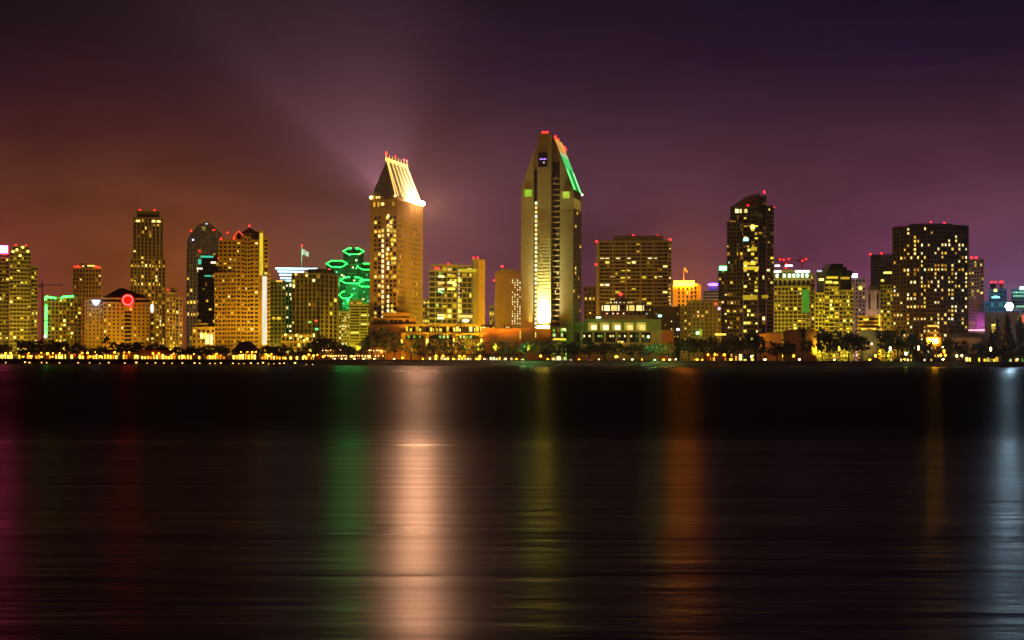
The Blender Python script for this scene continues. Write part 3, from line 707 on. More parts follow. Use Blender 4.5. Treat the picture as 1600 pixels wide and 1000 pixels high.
b.part('slope_glow', strip(.58,.97,D2*.32,D2*.76), glow((.01,.34,.05),.8,True), 'roof panel with its deep green light put in as glow')
b.part('eave_lamp', MB().ball(*slope(1.0,D2-1,.6),.9), glow((.9,1,.7),3.0))
for x,yy,m in ((846,204,.7),(851,204,.7)): b.part('warning_light', MB().box(b.X(x),b.X(x+4),-.5,.4,b.Z(205.8),b.Z(203.4)), RED_LAMP)
for t,yy in ((.0,2),(.02,10),(.10,D2-4),(.14,D2-2)): b.part('warning_light', MB().ball(*slope(t,yy,1.6),.7), RED_LAMP)
# floodlights at the foot of the pale panel and of the left pier
def spot(b, x, y, z, tx, ty, tz, power, size, col, name='base_floodlight', blend=1.0):
    ld = bpy.data.lights.new(name,'SPOT'); ld.energy=power; ld.color=col; ld.spot_size=R(size); ld.spot_blend=blend; ld.shadow_soft_size=.5
    lo = bpy.data.objects.new(name, ld); C.objects.link(lo); lo.parent=b.o; lo.location=(x,y,z)
    lo.rotation_euler = (Vector((tx,ty,tz))-Vector((x,y,z))).to_track_quat('-Z','Y').to_euler()
for tx,tz,pw,sz,col in ((850,498,1.6e5,100,(.86,1,.9)),(850,478,4e5,60,(.84,1,.86)),(851,450,8e5,36,(.74,1,.62)),(851,420,5e5,24,(.65,1,.35))):
    spot(b, b.X(848), -4.4, b.Z(510.6), b.X(tx), -1.25, b.Z(tz), pw, sz, col)
spot(b, b.X(829), -4.0, b.Z(512.6), b.X(828), 0, b.Z(485), 1.6e4, 55, (.9,.85,.3))
for x in (842.5,847.5,852.5,857.5):
    fx = b.part('streak_lamp', MB().box(b.X(x)-.8,b.X(x)+.8,-3.4,-2.6,b.Z(514),b.Z(508.2)), STEEL, 'added lamp box at the panel foot, glowing toward the bay'); MB().box(b.X(x)-.7,b.X(x)+.7,-3.52,-3.42,b.Z(512.3),b.Z(508.5)).build('lamp_glass', glow((1,.70,.03), 620.0, True), fx)  # lamp boxes added for the yellow streak on the water
b.flood(822, 300, AMBER, 2.8, dist=46, size=78, dx=-12, aim=.66); b.flood(846, 300, (1,.56,.03), 1.6, dist=46, size=72, aim=.7); b.flood(880, 300, OLIVE, .3, dist=46); b.done()
b = Bld('office_tower', 'dark slab tower half hidden behind the green lit gable tower', 922, 1400, wall=(.16,.11,.06))
b.block(912, 931, 448, fh=7, bw=6, slab=.4, pier=.4, p=.03, d=20); b.flood(922,455,AMBER,.4); b.done()

# --- wide balcony hotel
b = Bld('hotel', 'broad slab hotel of long balcony bands under a set back penthouse', 990, 1180, wall=(.42,.32,.15))
b.block(935.5, 1043, 377, fh=5.85, bw=8.3, slab=.44, pier=.10, p=.05, pf=.04, mat=YEL, d=26,
        skip=None)
for k,cells in {3:(0,1,3,5,9,10),6:(4,5),9:(0,1),10:(6,),12:(2,3,8),13:(2,3,4),18:(5,7,8),19:(0,),4:(1,6),7:(2,11),16:(12,9)}.items():
    for i in cells: b.pane(937+i*8.3, 943.5+i*8.3, 378.5+k*7.1, 382+k*7.1, CREAMW if k%2 else YEL, y=.2)
for i in range(5): b.wall.box(b.X(935.5+21.5*i)-.5, b.X(935.5+21.5*i)+.5, -.5, 1, 0, b.Z(377)+.3)
b.block(958, 1036, 368.5, base=377, y=5, d=16, fh=9, bw=26, slab=.9, pier=.1, p=0)
b.wall.box(b.X(931.3), b.X(935.3), .4, 24, 0, b.Z(378))
b.part('corner_pilaster', MB().box(b.X(931.5), b.X(934.6), -.3, .38, 0, b.Z(379)), paint((.68,.52,.10)), 'pale lit corner pier')
b.block(1043.3, 1048.5, 378, y=.6, fh=5.85, bw=5, slab=.4, pier=.3, p=.4, mat=WARM, d=22)
for x,y_ in ((931.5,376),(989,366),(1027,366.5),(1046.5,373)): b.beacon(x, y_, y=1 if y_>370 else 8, r=.8)
b.part('warning_light', MB().ball(b.X(930.5), -.2, b.Z(412), .7), RED_LAMP)
b.flood(965, 377, AMBER, 1.6, dist=34); b.flood(1020, 377, AMBER, 1.6, dist=34); b.flood(940, 377, OLIVE, .35, dist=45); b.done()

# --- domed pavilion and colonnaded podium
b = Bld('pavilion', 'low domed pavilion with glowing windows and one red lamp, before the broad slab hotel', 970, 1120, wall=(.30,.22,.10))
b.block(932, 1010, 492, fh=50, bw=100, punch=True, p=0, dark=False, d=22, cap=.3)
b.block(938, 1008, 474, base=492, y=2, d=18, fh=9.2, bw=6.6, slab=.25, pier=.2, p=.0, cap=.6)
for x0,x1 in ((940,942),(944,952.5),(954.5,963.5),(965,967.5),(979,981),(983,991),(994,1003),(1004.5,1006)): b.pane(x0,x1,476,484.5, CREAMW, y=1.7)
for k in range(12):
    if random.random()<.7: b.pane(953+k*3, 955+k*3, 470.6, 472.2, CREAMW, y=2.0)
for x in (948,958,965,974): b.part('lobby_lamp', MB().ball(b.X(x), -.8, b.Z(489), .6), glow((1,.45,.25),2.5))
dm = MB(); n=14; cx=b.X(969.5); dr=13*b.k
dm.loft([[(cx+dr*math.cos(t)*math.cos(2*math.pi*i/n), 10+dr*math.cos(t)*math.sin(2*math.pi*i/n), b.Z(472)+dr*.75*math.sin(t)) for i in range(n)] for t in (0,.4,.8,1.15,1.5)])
b.part('dome', dm, paint((.10,.07,.05), .5))
b.part('dome_base', MB().cyl(cx,10,b.Z(474)+.6,b.Z(471.5),dr*1.06,n=14), paint((.2,.14,.07)))
b.part('red_lamp', MB().ball(cx, 10, b.Z(457.5), 1.3, 10, 6), glow((1,.02,.02),5.0,True), 'large red lamp on the dome top')
b.flood(970, 480, AMBER, .35, dist=30); b.done()
b = Bld('hotel_podium', 'long colonnaded podium with a green lit parapet and five bright rooms', 950, 1062, wall=(.50,.36,.16))
b.block(880, 1034, 516.5, y=1.5, fh=50, bw=200, punch=True, p=0, dark=False, d=20, cap=.4)
b.wall.box(b.X(891), b.X(1008), -1.2, -.1, b.Z(517.6), b.Z(515.8))
b.part('parapet', MB().box(b.X(913), b.X(1033), 1.0, 18, b.Z(516), b.Z(497.5)).box(b.X(889), b.X(912.8), 1.6, 18, b.Z(516), b.Z(502.5)), paint((.32,.34,.14)), 'tall blank parapet')
for i,x in enumerate((919.5,938,956.5,976,995)):
    f = b.part('window_bay', MB().box(b.X(x)-.3, b.X(x+13.5)+.3, .4, 1.2, b.Z(516), b.Z(503)), lit(((0,(.40,.30,.03)),(1,(.6,.48,.06)))), 'tall lit room opening')
    b.part('pane', MB().box(b.X(x+4), b.X(x+12.5), .1, .42, b.Z(514.5), b.Z(507)), CREAMW, None, f)
for i in range(9):
    x = 888+18.4*i
    if x < 1006: b.wall.box(b.X(x), b.X(x+3.6), -1.0, 1.48, 0, b.Z(517.7))
    if i < 7:
        b.glz.box(b.X(x+3.8), b.X(x+18.2), 1.2, 1.52, b.Z(534), b.Z(518.2))
        for q in range(3):
            if random.random()<.6: b.pane(x+5+q*4.2, x+7.5+q*4.2, 522.5, 525.8, random.choice((CREAMW,WARM,GREENW)), y=1.1)
b.part('arch_light', MB().prism_xz([(b.X(968)+3*math.cos(R(a)), b.Z(532)+1.8*math.sin(R(a))) for a in range(180,361,30)], -.9,-.4), glow((1,.7,.1),1.2))
b.part('roof_lamp', MB().box(b.X(931),b.X(939),-.4,.3,b.Z(496.3),b.Z(494)), glow((.85,1,.75),2.2))
b.flood(905, 505, (.12,1,.10), .25, dist=16, aim=1.0); b.flood(935, 505, (.25,1,.12), .16, dist=16, aim=1.0)
b.flood(975, 510, AMBER, .30, dist=20, aim=.8); b.flood(920, 520, ORANGE, .16, dist=16, aim=.6); b.done()
b = Bld('kiosk', 'small green glazed entrance kiosk, between the tall gable tower and the colonnaded podium', 874, 1054, wall=(.10,.12,.05), cat='kiosk')
b.block(863, 886, 511.5, fh=8, bw=5.5, slab=.2, pier=.15, p=.85, mat=GREENW, d=10); b.pane(864,884,528,531, YEL, y=-.1); b.pane(878,884,512.5,516,CREAMW,y=-.1); b.done()
b = Bld('terracotta_wall_building', 'square orange terracotta block at the right end of the colonnaded podium', 1042, 1058, wall=(.60,.18,.04))
b.block(1033.5, 1052, 515, fh=50, bw=60, punch=True, p=0, dark=False, d=14, cap=.4)
b.flood(1043, 517, ORANGE, .32, dist=18); b.done()
b = Bld('office_building', 'dim brown building with scattered small lights behind the orange terracotta block', 1037, 1130, wall=(.10,.07,.04))
b.block(1008, 1066, 480, fh=6, bw=5, punch=True, wh=.35, ww=.3, p=.16, mat=MIXED, d=20, dark=False)
b.part('white_sign', MB().box(b.X(1028),b.X(1033.5),-.7,-.1,b.Z(493.8),b.Z(490.5)), glow((.5,1,.8),2.6), 'small mint white sign'); b.part('white_sign', MB().box(b.X(1057),b.X(1061.5),-.7,-.1,b.Z(515),b.Z(511.8)), glow((.9,1,1),2.2), 'small white sign')
b.flood(1037,485,AMBER,.2); b.done()

# --- orange flag building, violet sign building
b = Bld('office_building', 'pale orange lit building under a glowing orange roof sign and flagpole', 1072, 1260, wall=(.62,.42,.14))
b.block(1051, 1083.5, 446, fh=6.5, bw=7, slab=.3, pier=.55, p=.08, mat=YEL, d=22)
b.block(1083.8, 1095, 445, y=2, fh=6.5, bw=5.5, slab=.3, pier=.5, p=.08, mat=YEL, d=20)
b.wall.box(b.X(1051), b.X(1059), -.4, 2, 0, b.Z(447)); b.wall.box(b.X(1091), b.X(1095), 1.6, 4, 0, b.Z(446))
b.part('roof_sign', MB().box(b.X(1053),b.X(1084),-1.3,-.3,b.Z(445.5),b.Z(437.5)), glow((1,.24,.002),150.0,True), 'glowing orange roof sign'); b.part('roof_sign', MB().box(b.X(1084.5),b.X(1090),.6,1.6,b.Z(444.5),b.Z(442)), glow((1,.34,.01),8.0,True))
b.wall.box(b.X(1053.5), b.X(1083.5), -.28, 8, b.Z(446), b.Z(438))
flagpole(b, 1068, 438, 416, 1074, 416, 4.5, paint((.7,.5,.3)), beacon=False)
b.flood(1060, 450, (1,.42,.03), 1.3); b.flood(1085, 450, (1,.42,.03), .7); b.done()
b = Bld('office_building', 'pale banded building with a violet oval roof sign', 1113, 1320, wall=(.42,.36,.34))
b.block(1098, 1130, 452, fh=4.6, bw=30, slab=.55, pier=.05, p=.0, d=20, cap=0)
b.block(1105, 1124, 447, base=452, y=3, d=12, fh=5, bw=20, slab=.9, pier=.1, p=0, cap=0)
b.part('oval_sign', MB().prism_xz([(b.X(1114)+9*b.k*math.cos(R(20*i)), b.Z(442.7)+2.4*b.k*math.sin(R(20*i))) for i in range(18)], -.4, .5), glow((.14,.06,1),9.0,True), 'violet neon oval sign')
b.flood(1113, 455, (1,.6,.5), .4); b.done()
b = Bld('apartment_building', 'plain dim tan apartment block with sparse lights, below the violet sign', 1098, 1110, wall=(.34,.25,.09))
b.block(1074, 1094, 470, y=2, fh=6, bw=6, punch=True, wh=.4, ww=.35, p=.18, mat=WARM, d=18)
b.block(1094.3, 1127, 470.5, fh=6, bw=6, punch=True, wh=.4, ww=.35, p=.14, mat=WARM, d=20)
b.block(1062, 1073.8, 478, y=4, fh=6, bw=6, punch=True, wh=.4, ww=.35, p=.3, mat=YEL, d=16)
b.part('canopy_light', MB().box(b.X(1117),b.X(1134),-1.2,-.2,b.Z(522),b.Z(519.5)), glow((1,.62,.08),2.0), 'amber lit canopy')
b.part('green_sign', MB().ball(b.X(1090),-2,b.Z(518.5),1.3), glow((.25,1,.25),5.0,True), 'round green lamp sign'); b.part('sign_panel', MB().box(b.X(1093),b.X(1097),-.4,-.05,b.Z(523),b.Z(513)), lit(((0,(.4,.45,.02)),(1,(.5,.55,.03)))))
b.part('violet_lamp', MB().ball(b.X(1123.5),-.7,b.Z(480.5),.9), glow((.75,.5,1),3.0)); b.part('red_lamp', MB().ball(b.X(1118),-.5,b.Z(473),.9), glow((1,.05,.03),2.0))
b.flood(1098, 475, OLIVE, .32); b.done()
b = Bld('residential_tower', 'slim dark block with a mint green roof sign, left of the blade topped tower', 1128, 1170, wall=(.10,.08,.05))
b.block(1122, 1136, 419, fh=6, bw=4.6, slab=.4, pier=.25, p=.24, mat=WARM, d=14)
b.part('roof_sign', MB().box(b.X(1123.5),b.X(1135.5),-.9,0,b.Z(420.5),b.Z(414)), glow((.12,1,.22),8.0,True), 'mint green glowing roof sign')
b.done()

# --- blade topped tower
b = Bld('residential_tower', 'tall dark tower with a curved blade roof rising to a red lamp', 1172, 1100, wall=(.13,.10,.05), glz=(.02,.018,.02))
b.block(1140, 1161, 322, y=1, fh=6.4, bw=5.2, slab=.22, pier=.10, p=.16, pf=.08, mat=MIXED, d=22)
b.block(1135, 1160.5, 347, y=-3, fh=6.4, bw=5.6, slab=.25, pier=.20, p=.17, pf=.05, mat=MIXED, d=3.5)
b.block(1161.3, 1184, 322, y=-1, fh=6.4, bw=5.6, slab=.34, pier=.06, p=.24, pf=.12, mat=YEL, d=24)
b.block(1184.3, 1197, 306, y=1.5, fh=6.4, bw=6, slab=.08, pier=.05, p=.09, mat=MIXED, d=20)
b.block(1197.3, 1208.5, 322, y=-.5, fh=6.4, bw=5.4, slab=.42, pier=.08, p=.16, pf=.06, mat=YEL, d=20)
bl = [(1141,321.5)]+[(1141+41*t/8, 321.5-21*math.sin(math.pi/2*t/8)) for t in range(1,9)]+[(1187,301),(1187,321.5)]
b.part('blade_roof', MB().prism_xz([(b.X(x),b.Z(y)) for x,y in reversed(bl)], 2.2, 14), paint((.17,.12,.08)), 'curved blade roof')
b.wall.box(b.X(1181), b.X(1182.5), 1.8, 2.3, b.Z(322), b.Z(301))
for x0,x1 in ((1148,1150.6),(1151,1153.5),(1155,1158.2),(1162.5,1167)): b.pane(x0,x1,324.5,330.5, CREAMW, y=-1.2)
b.pane(1161,1169,369.5,374.5, glow((.45,1,.95),1.8), y=-1.3)
for x0,x1,y0_,y1_ in ((1172,1179,350,356),(1173,1182,384,390),(1161,1185,414.5,419.5),(1161,1171,407.5,412),(1172,1180,407.5,412),(1150,1153,382,390),(1152,1155,369,377),(1149,1153,345,350),(1160,1183,459,466),(1190,1200,459,464)): b.pane(x0,x1,y0_,y1_, YEL, y=-1.25)
for x,y_,yy in ((1193.5,297,4),(1168,319,-.5),(1208.5,321.5,2)): b.beacon(x, y_, y=yy, r=.8 if y_<310 else .55, h=3)
b.flood(1172, 330, AMBER, .42); b.done()

# --- white parapet block with roof cranes
b = Bld('office_building', 'block with a white neon parapet over square mint windows, beside the blade tower', 1240, 1160, wall=(.33,.30,.12))
b.block(1209, 1232, 446, fh=6.2, bw=5.4, slab=.35, pier=.3, p=.22, mat=YEL, d=22)
b.block(1232.3, 1266, 446, y=-1, fh=6.2, bw=7, slab=.3, pier=.22, p=.20, mat=YEL, d=24)
b.block(1208, 1266, 421, base=446, y=2, d=18, fh=12.5, bw=7, slab=.25, pier=.4, p=0)
b.block(1266.3, 1273, 427, y=4, fh=6.4, bw=7, slab=.35, pier=.3, p=.1, d=16)
b.part('neon_parapet', MB().box(b.X(1209),b.X(1220),-.9,-.1,b.Z(423),b.Z(420.3)).box(b.X(1242),b.X(1264.5),-.9,-.1,b.Z(423),b.Z(420.3)), glow((.85,.95,1),3.0,True), 'white neon parapet line')
for x in (1211.5,1223,1231,1238,1244.5,1251.5,1258.5): b.pane(x,x+4.2,425,431, glow((.6,1,.68),1.9), y=-.3)
b.part('green_panel', MB().box(b.X(1253),b.X(1264),-1.5,-1.02,b.Z(486),b.Z(450)), lit(((0,(.02,.20,.01)),(1,(.03,.28,.02)))), 'green lit glass strip')
for x,w in ((1214,8),(1232,12)):
    s = b.part('sign_post', MB().box(b.X(x-w/2)+.3,b.X(x-w/2)+.6,6,6.3,b.Z(421)+1,b.Z(413)).box(b.X(x+w/2)-.6,b.X(x+w/2)-.3,6,6.3,b.Z(421)+1,b.Z(413)), STEEL)
    b.part('white_sign', MB().box(b.X(x-w/2),b.X(x+w/2),5.4,5.9,b.Z(413),b.Z(410.3)), glow((.85,.85,1),3.2,True), 'white light sign', s)
b.flood(1220, 450, OLIVE, .6); b.flood(1250, 450, OLIVE, .6); b.done()
RS = paint((.45,.06,.06), .5)
crane(1218, 400, 1330, (1211, 1247), 'red lit crane with the longest jib, rising behind the white neon parapet', .9, RS, jy=-1, red=((1218,403),(1224,403.5),(1232,402)))
crane(1253, 400, 1300, (1246, 1262), 'short red lit crane rising at the right end of the white neon parapet', .9, RS, jy=0, red=((1253,404.5),(1259,402)))
crane(1227, 406, 1360, (1220, 1236), 'low red lit crane showing between the two white roof signs', 1.2, RS, jy=0, red=((1228,410),(1227,416)))

# --- stepped dark glass tower
b = Bld('residential_tower', 'dark glass tower with a stepped dark crown and yellow green lower floors', 1303, 1130, wall=(.30,.28,.08), glz=(.012,.015,.013))
b.block(1273, 1290, 456, y=2, fh=6.2, bw=5.4, slab=.4, pier=.3, p=.2, mat=YEL, d=18)
b.block(1288, 1311, 440, y=-1, fh=6.2, bw=7.4, slab=.34, pier=.12, p=.26, pf=.2, mat=YEL, d=22)
b.block(1311.3, 1333, 452, y=2, fh=6.2, bw=5.4, slab=.38, pier=.25, p=.28, pf=.05, mat=YEL, d=18)
dk = MB()
oct_ = lambda cx,r,y0: [(cx+r*math.cos(R(22.5+45*i)), y0+r*.8*math.sin(R(22.5+45*i))) for i in range(8)]
cx = b.X(1303)
for y0_,y1_,hw in ((460,426,27.5),(426,419,29),(419,413,20),(413,408,14)):
    dk.prism_xy(oct_(cx, hw*b.k*1.08, 13), b.Z(y0_), b.Z(y1_)-.02)
b.part('crown', dk, glass((.018,.022,.024), .3), 'dark stepped glass crown')
for x0,x1,y_ in ((1291,1309,429),(1290,1300,436),(1302,1309,437),(1279,1287,432),(1313,1327,430),(1292,1309,444.5)): b.pane(x0,x1,y_,y_+3.6, YEL, y=-.9 if y_>440 else -1.2)
b.part('white_lamp', MB().box(b.X(1276),b.X(1284),-.6,.2,b.Z(421.5),b.Z(419)), glow((.5,.7,1),.9))
b.flood(1280, 458, OLIVE, .45); b.flood(1322, 458, OLIVE, .6); b.done()
b = Bld('office_building', 'pale violet tinted block with a white violet roof sign, right of the stepped glass tower', 1341, 1220, wall=(.36,.30,.30))
b.block(1330, 1352, 432, fh=6.4, bw=6, slab=.5, pier=.4, p=.14, mat=WARM, d=18)
b.part('roof_sign', MB().box(b.X(1330.5),b.X(1339.5),-1.0,0,b.Z(430),b.Z(424.5)), glow((.55,.48,1),7.0,True), 'white violet sign box'); b.part('yellow_lamp', MB().ball(b.X(1344),-1,b.Z(447),1.4), glow((1,.8,.12),3.0))
b.flood(1341, 440, (1,.55,.5), .5); b.done()
b = Bld('office_building', 'pale stone block with two tall dark slots, above the orange lit terrace', 1364, 1180, wall=(.50,.42,.32))
b.block(1353, 1376, 450, fh=50, bw=60, punch=True, p=0, dark=False, d=20, cap=0)
b.block(1357, 1371, 446, base=450, y=2, d=14, fh=6, bw=30, punch=True, p=0, dark=False)
for x in (1357,1370): b.pane(x,x+2.4,456,480,DARKPANE)
b.flood(1364, 455, (1,.62,.30), .7); b.done()
b = Bld('terrace_building', 'low orange lit terrace building with bright yellow edge lights', 1360, 1110, wall=(.5,.32,.08))
b.block(1340, 1377, 492, y=1, fh=6, bw=37, slab=.5, pier=.05, p=0, d=14)
b.part('edge_light', MB().box(b.X(1346),b.X(1377),-.6,.9,b.Z(513),b.Z(510)), glow((1,.62,.06),2.2,True), 'yellow edge light strip'); b.part('edge_light', MB().box(b.X(1372.5),b.X(1375),-.4,.9,b.Z(506),b.Z(488)), glow((1,.6,.04),1.0)); b.part('terrace_lamp', MB().box(b.X(1349),b.X(1357),0,.9,b.Z(497),b.Z(494.5)), glow((1,.75,.08),1.6))
b.flood(1360, 495, ORANGE, .55, dist=30); b.done()
b = Bld('residential_tower', 'hazy unlit far tower with two red roof lights beside the big curved tower', 1377, 1750, wall=(.16,.12,.13))
b.block(1360, 1396, 396, fh=5, bw=4, slab=.3, pier=.3, p=.015, mat=DIM, d=24); b.beacon(1359.5,393.5,y=1,r=1.0); b.beacon(1377,392.5,y=1,r=1.0); b.done()
crane(1378, 391, 1760, (1374, 1398), 'thin far crane jib level with the far tower roof beside the curved tower', 1.0)
b = Bld('residential_tower', 'narrow dark capped block with yellow lower floors, touching the curved tower at its left', 1386, 1150, wall=(.34,.32,.08))
b.block(1375, 1396, 442, fh=6.2, bw=5.6, slab=.42, pier=.3, p=.2, pf=.05, mat=YEL, d=18)
b.part('dark_cap', MB().box(b.X(1374.6),b.X(1397),-.3,16,b.Z(441.4),b.Z(413)).box(b.X(1384),b.X(1398),2,12,b.Z(412.9),b.Z(406)), glass((.018,.018,.016),.3), 'dark glazed upper storeys'); 
for x0,x1,y_ in ((1380,1393,421),(1376,1381,433)): b.pane(x0,x1,y_,y_+3.4, YEL, y=-.5)
b.flood(1386, 450, OLIVE, .6); b.done()

# --- big curved dark tower
b = Bld('residential_tower', 'big dark curved tower covered with scattered small lit windows', 1453, 1090, wall=(.075,.045,.025), glz=(.012,.009,.008))
hw = 58.5*b.k; bow = 9.0
def arc(t, out=0.0): return ((hw+out)*t, bow*(t*t) - out)      # t -1..1, plan curve bulging to the water
NB, NFL = 22, 33; Zt = b.Z(350); FH = Zt/NFL
ts = [-1+2*i/NB for i in range(NB+1)]
def plan(out): return [arc(t,out) for t in ts] + [(hw+out, 34.0), (-hw-out, 34.0)]
b.glz.prism_xy(plan(0), 0, Zt)
for k in range(NFL+1):
    z = k*FH; b.wall.prism_xy(plan(.35), max(0,z-.55), z+.55 if k<NFL else z+1.0)
pr = MB()
for i in range(0, NB+1):
    x,y = arc(ts[i]); w=.45 if i%2 else .8
    b.wall.box(x-w, x+w, y-.5, y+.6, 0, Zt+.2)
for k in range(NFL):
    for i in range(NB):
        t = (ts[i]+ts[i+1])/2; px = 1453+58.5*t
        col = 1.0 if (i%4 in (0,1)) else .55
        p = .46*col if px>1428 else .27*col
        if k > 29: p *= .35
        if k < 3: p *= .6
        if px < 1412: p *= .5
        if k in (16,25) and px < 1425: p = .6
        if random.random() < p:
            x,y = arc(t); b.win.append((x, y-.12, (k+.5)*FH, (ts[1]-ts[0])*hw*random.uniform(.45,.72), .2, FH*random.uniform(.45,.66), WARM if random.random()<.6 else CREAMW))
cen = MB()
for k in range(2, 26):
    cen.prism_xy([arc(t,.8) for t in (-.12,-.04,.04,.12,.20,.28)] + [arc(t,-.2) for t in (.28,-.12)], k*FH-.6, k*FH+.25)
b.part('balcony_stack', cen, paint((.16,.08,.03)), 'stack of brown balconies')
b.part('roof_slab', MB().prism_xy([(hw*t, 2+bow*(t*t)) for t in (-.58,-.3,0,.3,.6)]+[(hw*.6,28),(-hw*.58,28)], Zt+1.02, b.Z(344.5), lambda x,y: -(x+hw*.58)*.012), paint((.20,.12,.07)), 'raised roof slab')
b.part('roof_rail', MB().prism_xy([arc(t,-.8) for t in (.5,.7,.9)]+[(hw*.9,30),(hw*.5,30)], Zt+1.02, b.Z(347.2)), paint((.06,.045,.04)))
b.part('entrance_light', MB().box(b.X(1449),b.X(1465.5),-1.4,-.9,b.Z(532.5),b.Z(525)), glow((1,.42,.006),240.0,True), 'amber glowing entrance canopy')
for k in (510,520): b.pane(1449,1466,k-6,k-3, WARM, y=-1.1)
for x,y_ in ((1454,341.5),(1475,343.5)): b.beacon(x,y_,y=8,r=.55,h=1.5)
b.flood(1453, 380, AMBER, .45); b.done()

# --- far right
b = Bld('residential_tower', 'far pale yellow lit tower just right of the curved tower', 1525, 1600, wall=(.42,.32,.22))
b.block(1513, 1530, 402, fh=5.6, bw=4.4, slab=.4, pier=.3, p=.33, pf=.05, mat=YEL, d=20)
b.block(1530.3, 1537, 401, y=3, fh=5.6, bw=6, slab=.4, pier=.3, p=.4, mat=WARM, d=18)
for x in (1518,1525): b.beacon(x,398,y=2,r=1.1)
b.flood(1525, 410, (1,.55,.3), .7); b.done()
b = Bld('office_building', 'pale pink stone block with a magenta lit side wing', 1526, 1150, wall=(.55,.40,.36))
b.block(1511, 1523, 463.5, fh=5, bw=3.4, punch=True, wh=.5, ww=.35, p=.05, mat=WARM, d=18)
b.block(1523.3, 1537, 457, y=3, fh=50, bw=40, punch=True, p=0, dark=False, d=18)
b.block(1525, 1538.5, 486, y=-2, fh=50, bw=40, punch=True, p=0, dark=False, d=4.8)
b.part('pink_edge_light', MB().box(b.X(1511),b.X(1538.5),-3.2,-2.3,b.Z(512.5),b.Z(510.8)), glow((1,.42,.6),2.2,True), 'pink strip light at the base')
b.flood(1518, 470, (1,.52,.42), .45); spot(b, b.X(1532), -12, b.Z(511), b.X(1532), -2, b.Z(498), 5e3, 80, (.75,.06,1), 'magenta_floodlight'); b.done()
b = Bld('glass_building', 'teal lit glass building beside the blinding white light', 1556, 1250, wall=(.06,.17,.22), glz=(.02,.07,.10))
b.block(1537, 1575, 468, fh=7, bw=8, slab=.2, pier=.1, p=.1, mat=TEAL, d=20)
b.block(1545, 1573, 449, base=468, y=4, d=14, fh=6, bw=7, slab=.3, pier=.15, p=.1, mat=TEAL)
b.part('roof_light', MB().box(b.X(1549),b.X(1562),3,3.8,b.Z(461),b.Z(458.5)), glow((.3,.8,1),1.8,True)); b.part('yellow_lamp', MB().ball(b.X(1555),3,b.Z(449),1.5), glow((1,.8,.2),2.0))
b.flood(1556, 460, (.15,.6,1), .8); b.done()
b = Bld('glass_building', 'banded building with mint lit floors, cut by the right edge', 1592, 1200, wall=(.16,.26,.28), glz=(.02,.05,.05))
b.block(1580, 1616, 449, fh=5.2, bw=36, slab=.5, pier=.04, p=0, d=20)
for y_,x0 in ((452,1582),(457.5,1583),(474,1588)):
    for k in range(7): b.pane(x0+k*4.2, x0+3.4+k*4.2, y_-1.2, y_+1.4, lit(((0,(.15,.7,.45)),(1,(.5,1.1,.8)))), y=-.2)
b.part('roof_sign', MB().box(b.X(1593),b.X(1606),-.9,-.1,b.Z(448),b.Z(443)), glow((.45,1,.9),3.0,True), 'mint white roof sign')
b.flood(1592, 455, (.3,.8,1), .45); b.done()
b = Bld('office_tower', 'far tower with a row of red roof lights, behind the teal glass building', 1558, 1700, wall=(.25,.16,.2))
b.block(1547, 1556, 440, fh=6, bw=5, slab=.4, pier=.4, p=.05, d=16); b.block(1561, 1567, 438, y=4, fh=6, bw=5, slab=.4, pier=.4, p=.05, d=16)
for x in (1549,1555,1563,1566): b.beacon(x,436,y=2,r=1.0)
b.done()
b = Bld('office_building', 'dark brown low block with a few yellow windows, under the white light', 1570, 1130, wall=(.16,.11,.05))
b.block(1538.5, 1594, 485.5, fh=6.5, bw=7, punch=True, wh=.5, ww=.5, p=.05, mat=WARM, d=24, dark=False)
b.block(1594.3, 1616, 487, y=-1, fh=7, bw=7, punch=True, wh=.5, ww=.5, p=.2, mat=WARM, d=20)
for y_ in (502,506.5,511.5): b.pane(1549,1555.5,y_,y_+3.2, YEL)
b.pane(1590,1594,490,496, glow((1,.62,.03),1.0)); b.part('red_panel', MB().box(b.X(1597),b.X(1604),-1.5,-1.1,b.Z(499),b.Z(487)), glow((1,.07,.02),.8), 'red lit panel')
b.flood(1560, 490, AMBER, .22); b.done()
# --- mast with the blinding white lights
o = empty('floodlight_mast', ((1576-800)/F*1100, 1100, GZ)); tag(o, 'tall lamp mast with a blinding blue white floodlight, above the dark conifers', 'light mast')
k = 1100/F; zt = (hz(1576)-474.5)*k + CAMZ - GZ
MB().cyl(0,0,0,zt,.55,.3,10).build('pole', STEEL, o); hd = MB().box(-2.6,2.6,-.3,.3,zt-.25,zt+.25).box(-1.6,1.6,-.28,.28,zt-2.4,zt-1.9).box(-1.6,1.6,-.28,.28,zt+1.9,zt+2.4).build('lamp_rack', STEEL, o)
WL = glow((.52,.80,1), 1700.0, True)
for i in range(7):
    x = 0 if i == 6 else 2.0*math.cos(R(60*i)); z = zt+(0 if i == 6 else 2.0*math.sin(R(60*i)))
    MB().cyl(0,0,-.5,0,.90,.3,14).cyl(0,0,-.7,-.5,.92,.90,14).build('lamp', STEEL, hd).location = (x,-.45,z)
    MB().cyl(0,0,-.78,-.71,.84,.84,14).build('lamp_glass', WL, hd).location = (x,-.45,z)
for ob in hd.children: ob.rotation_euler = (R(-90),0,0)
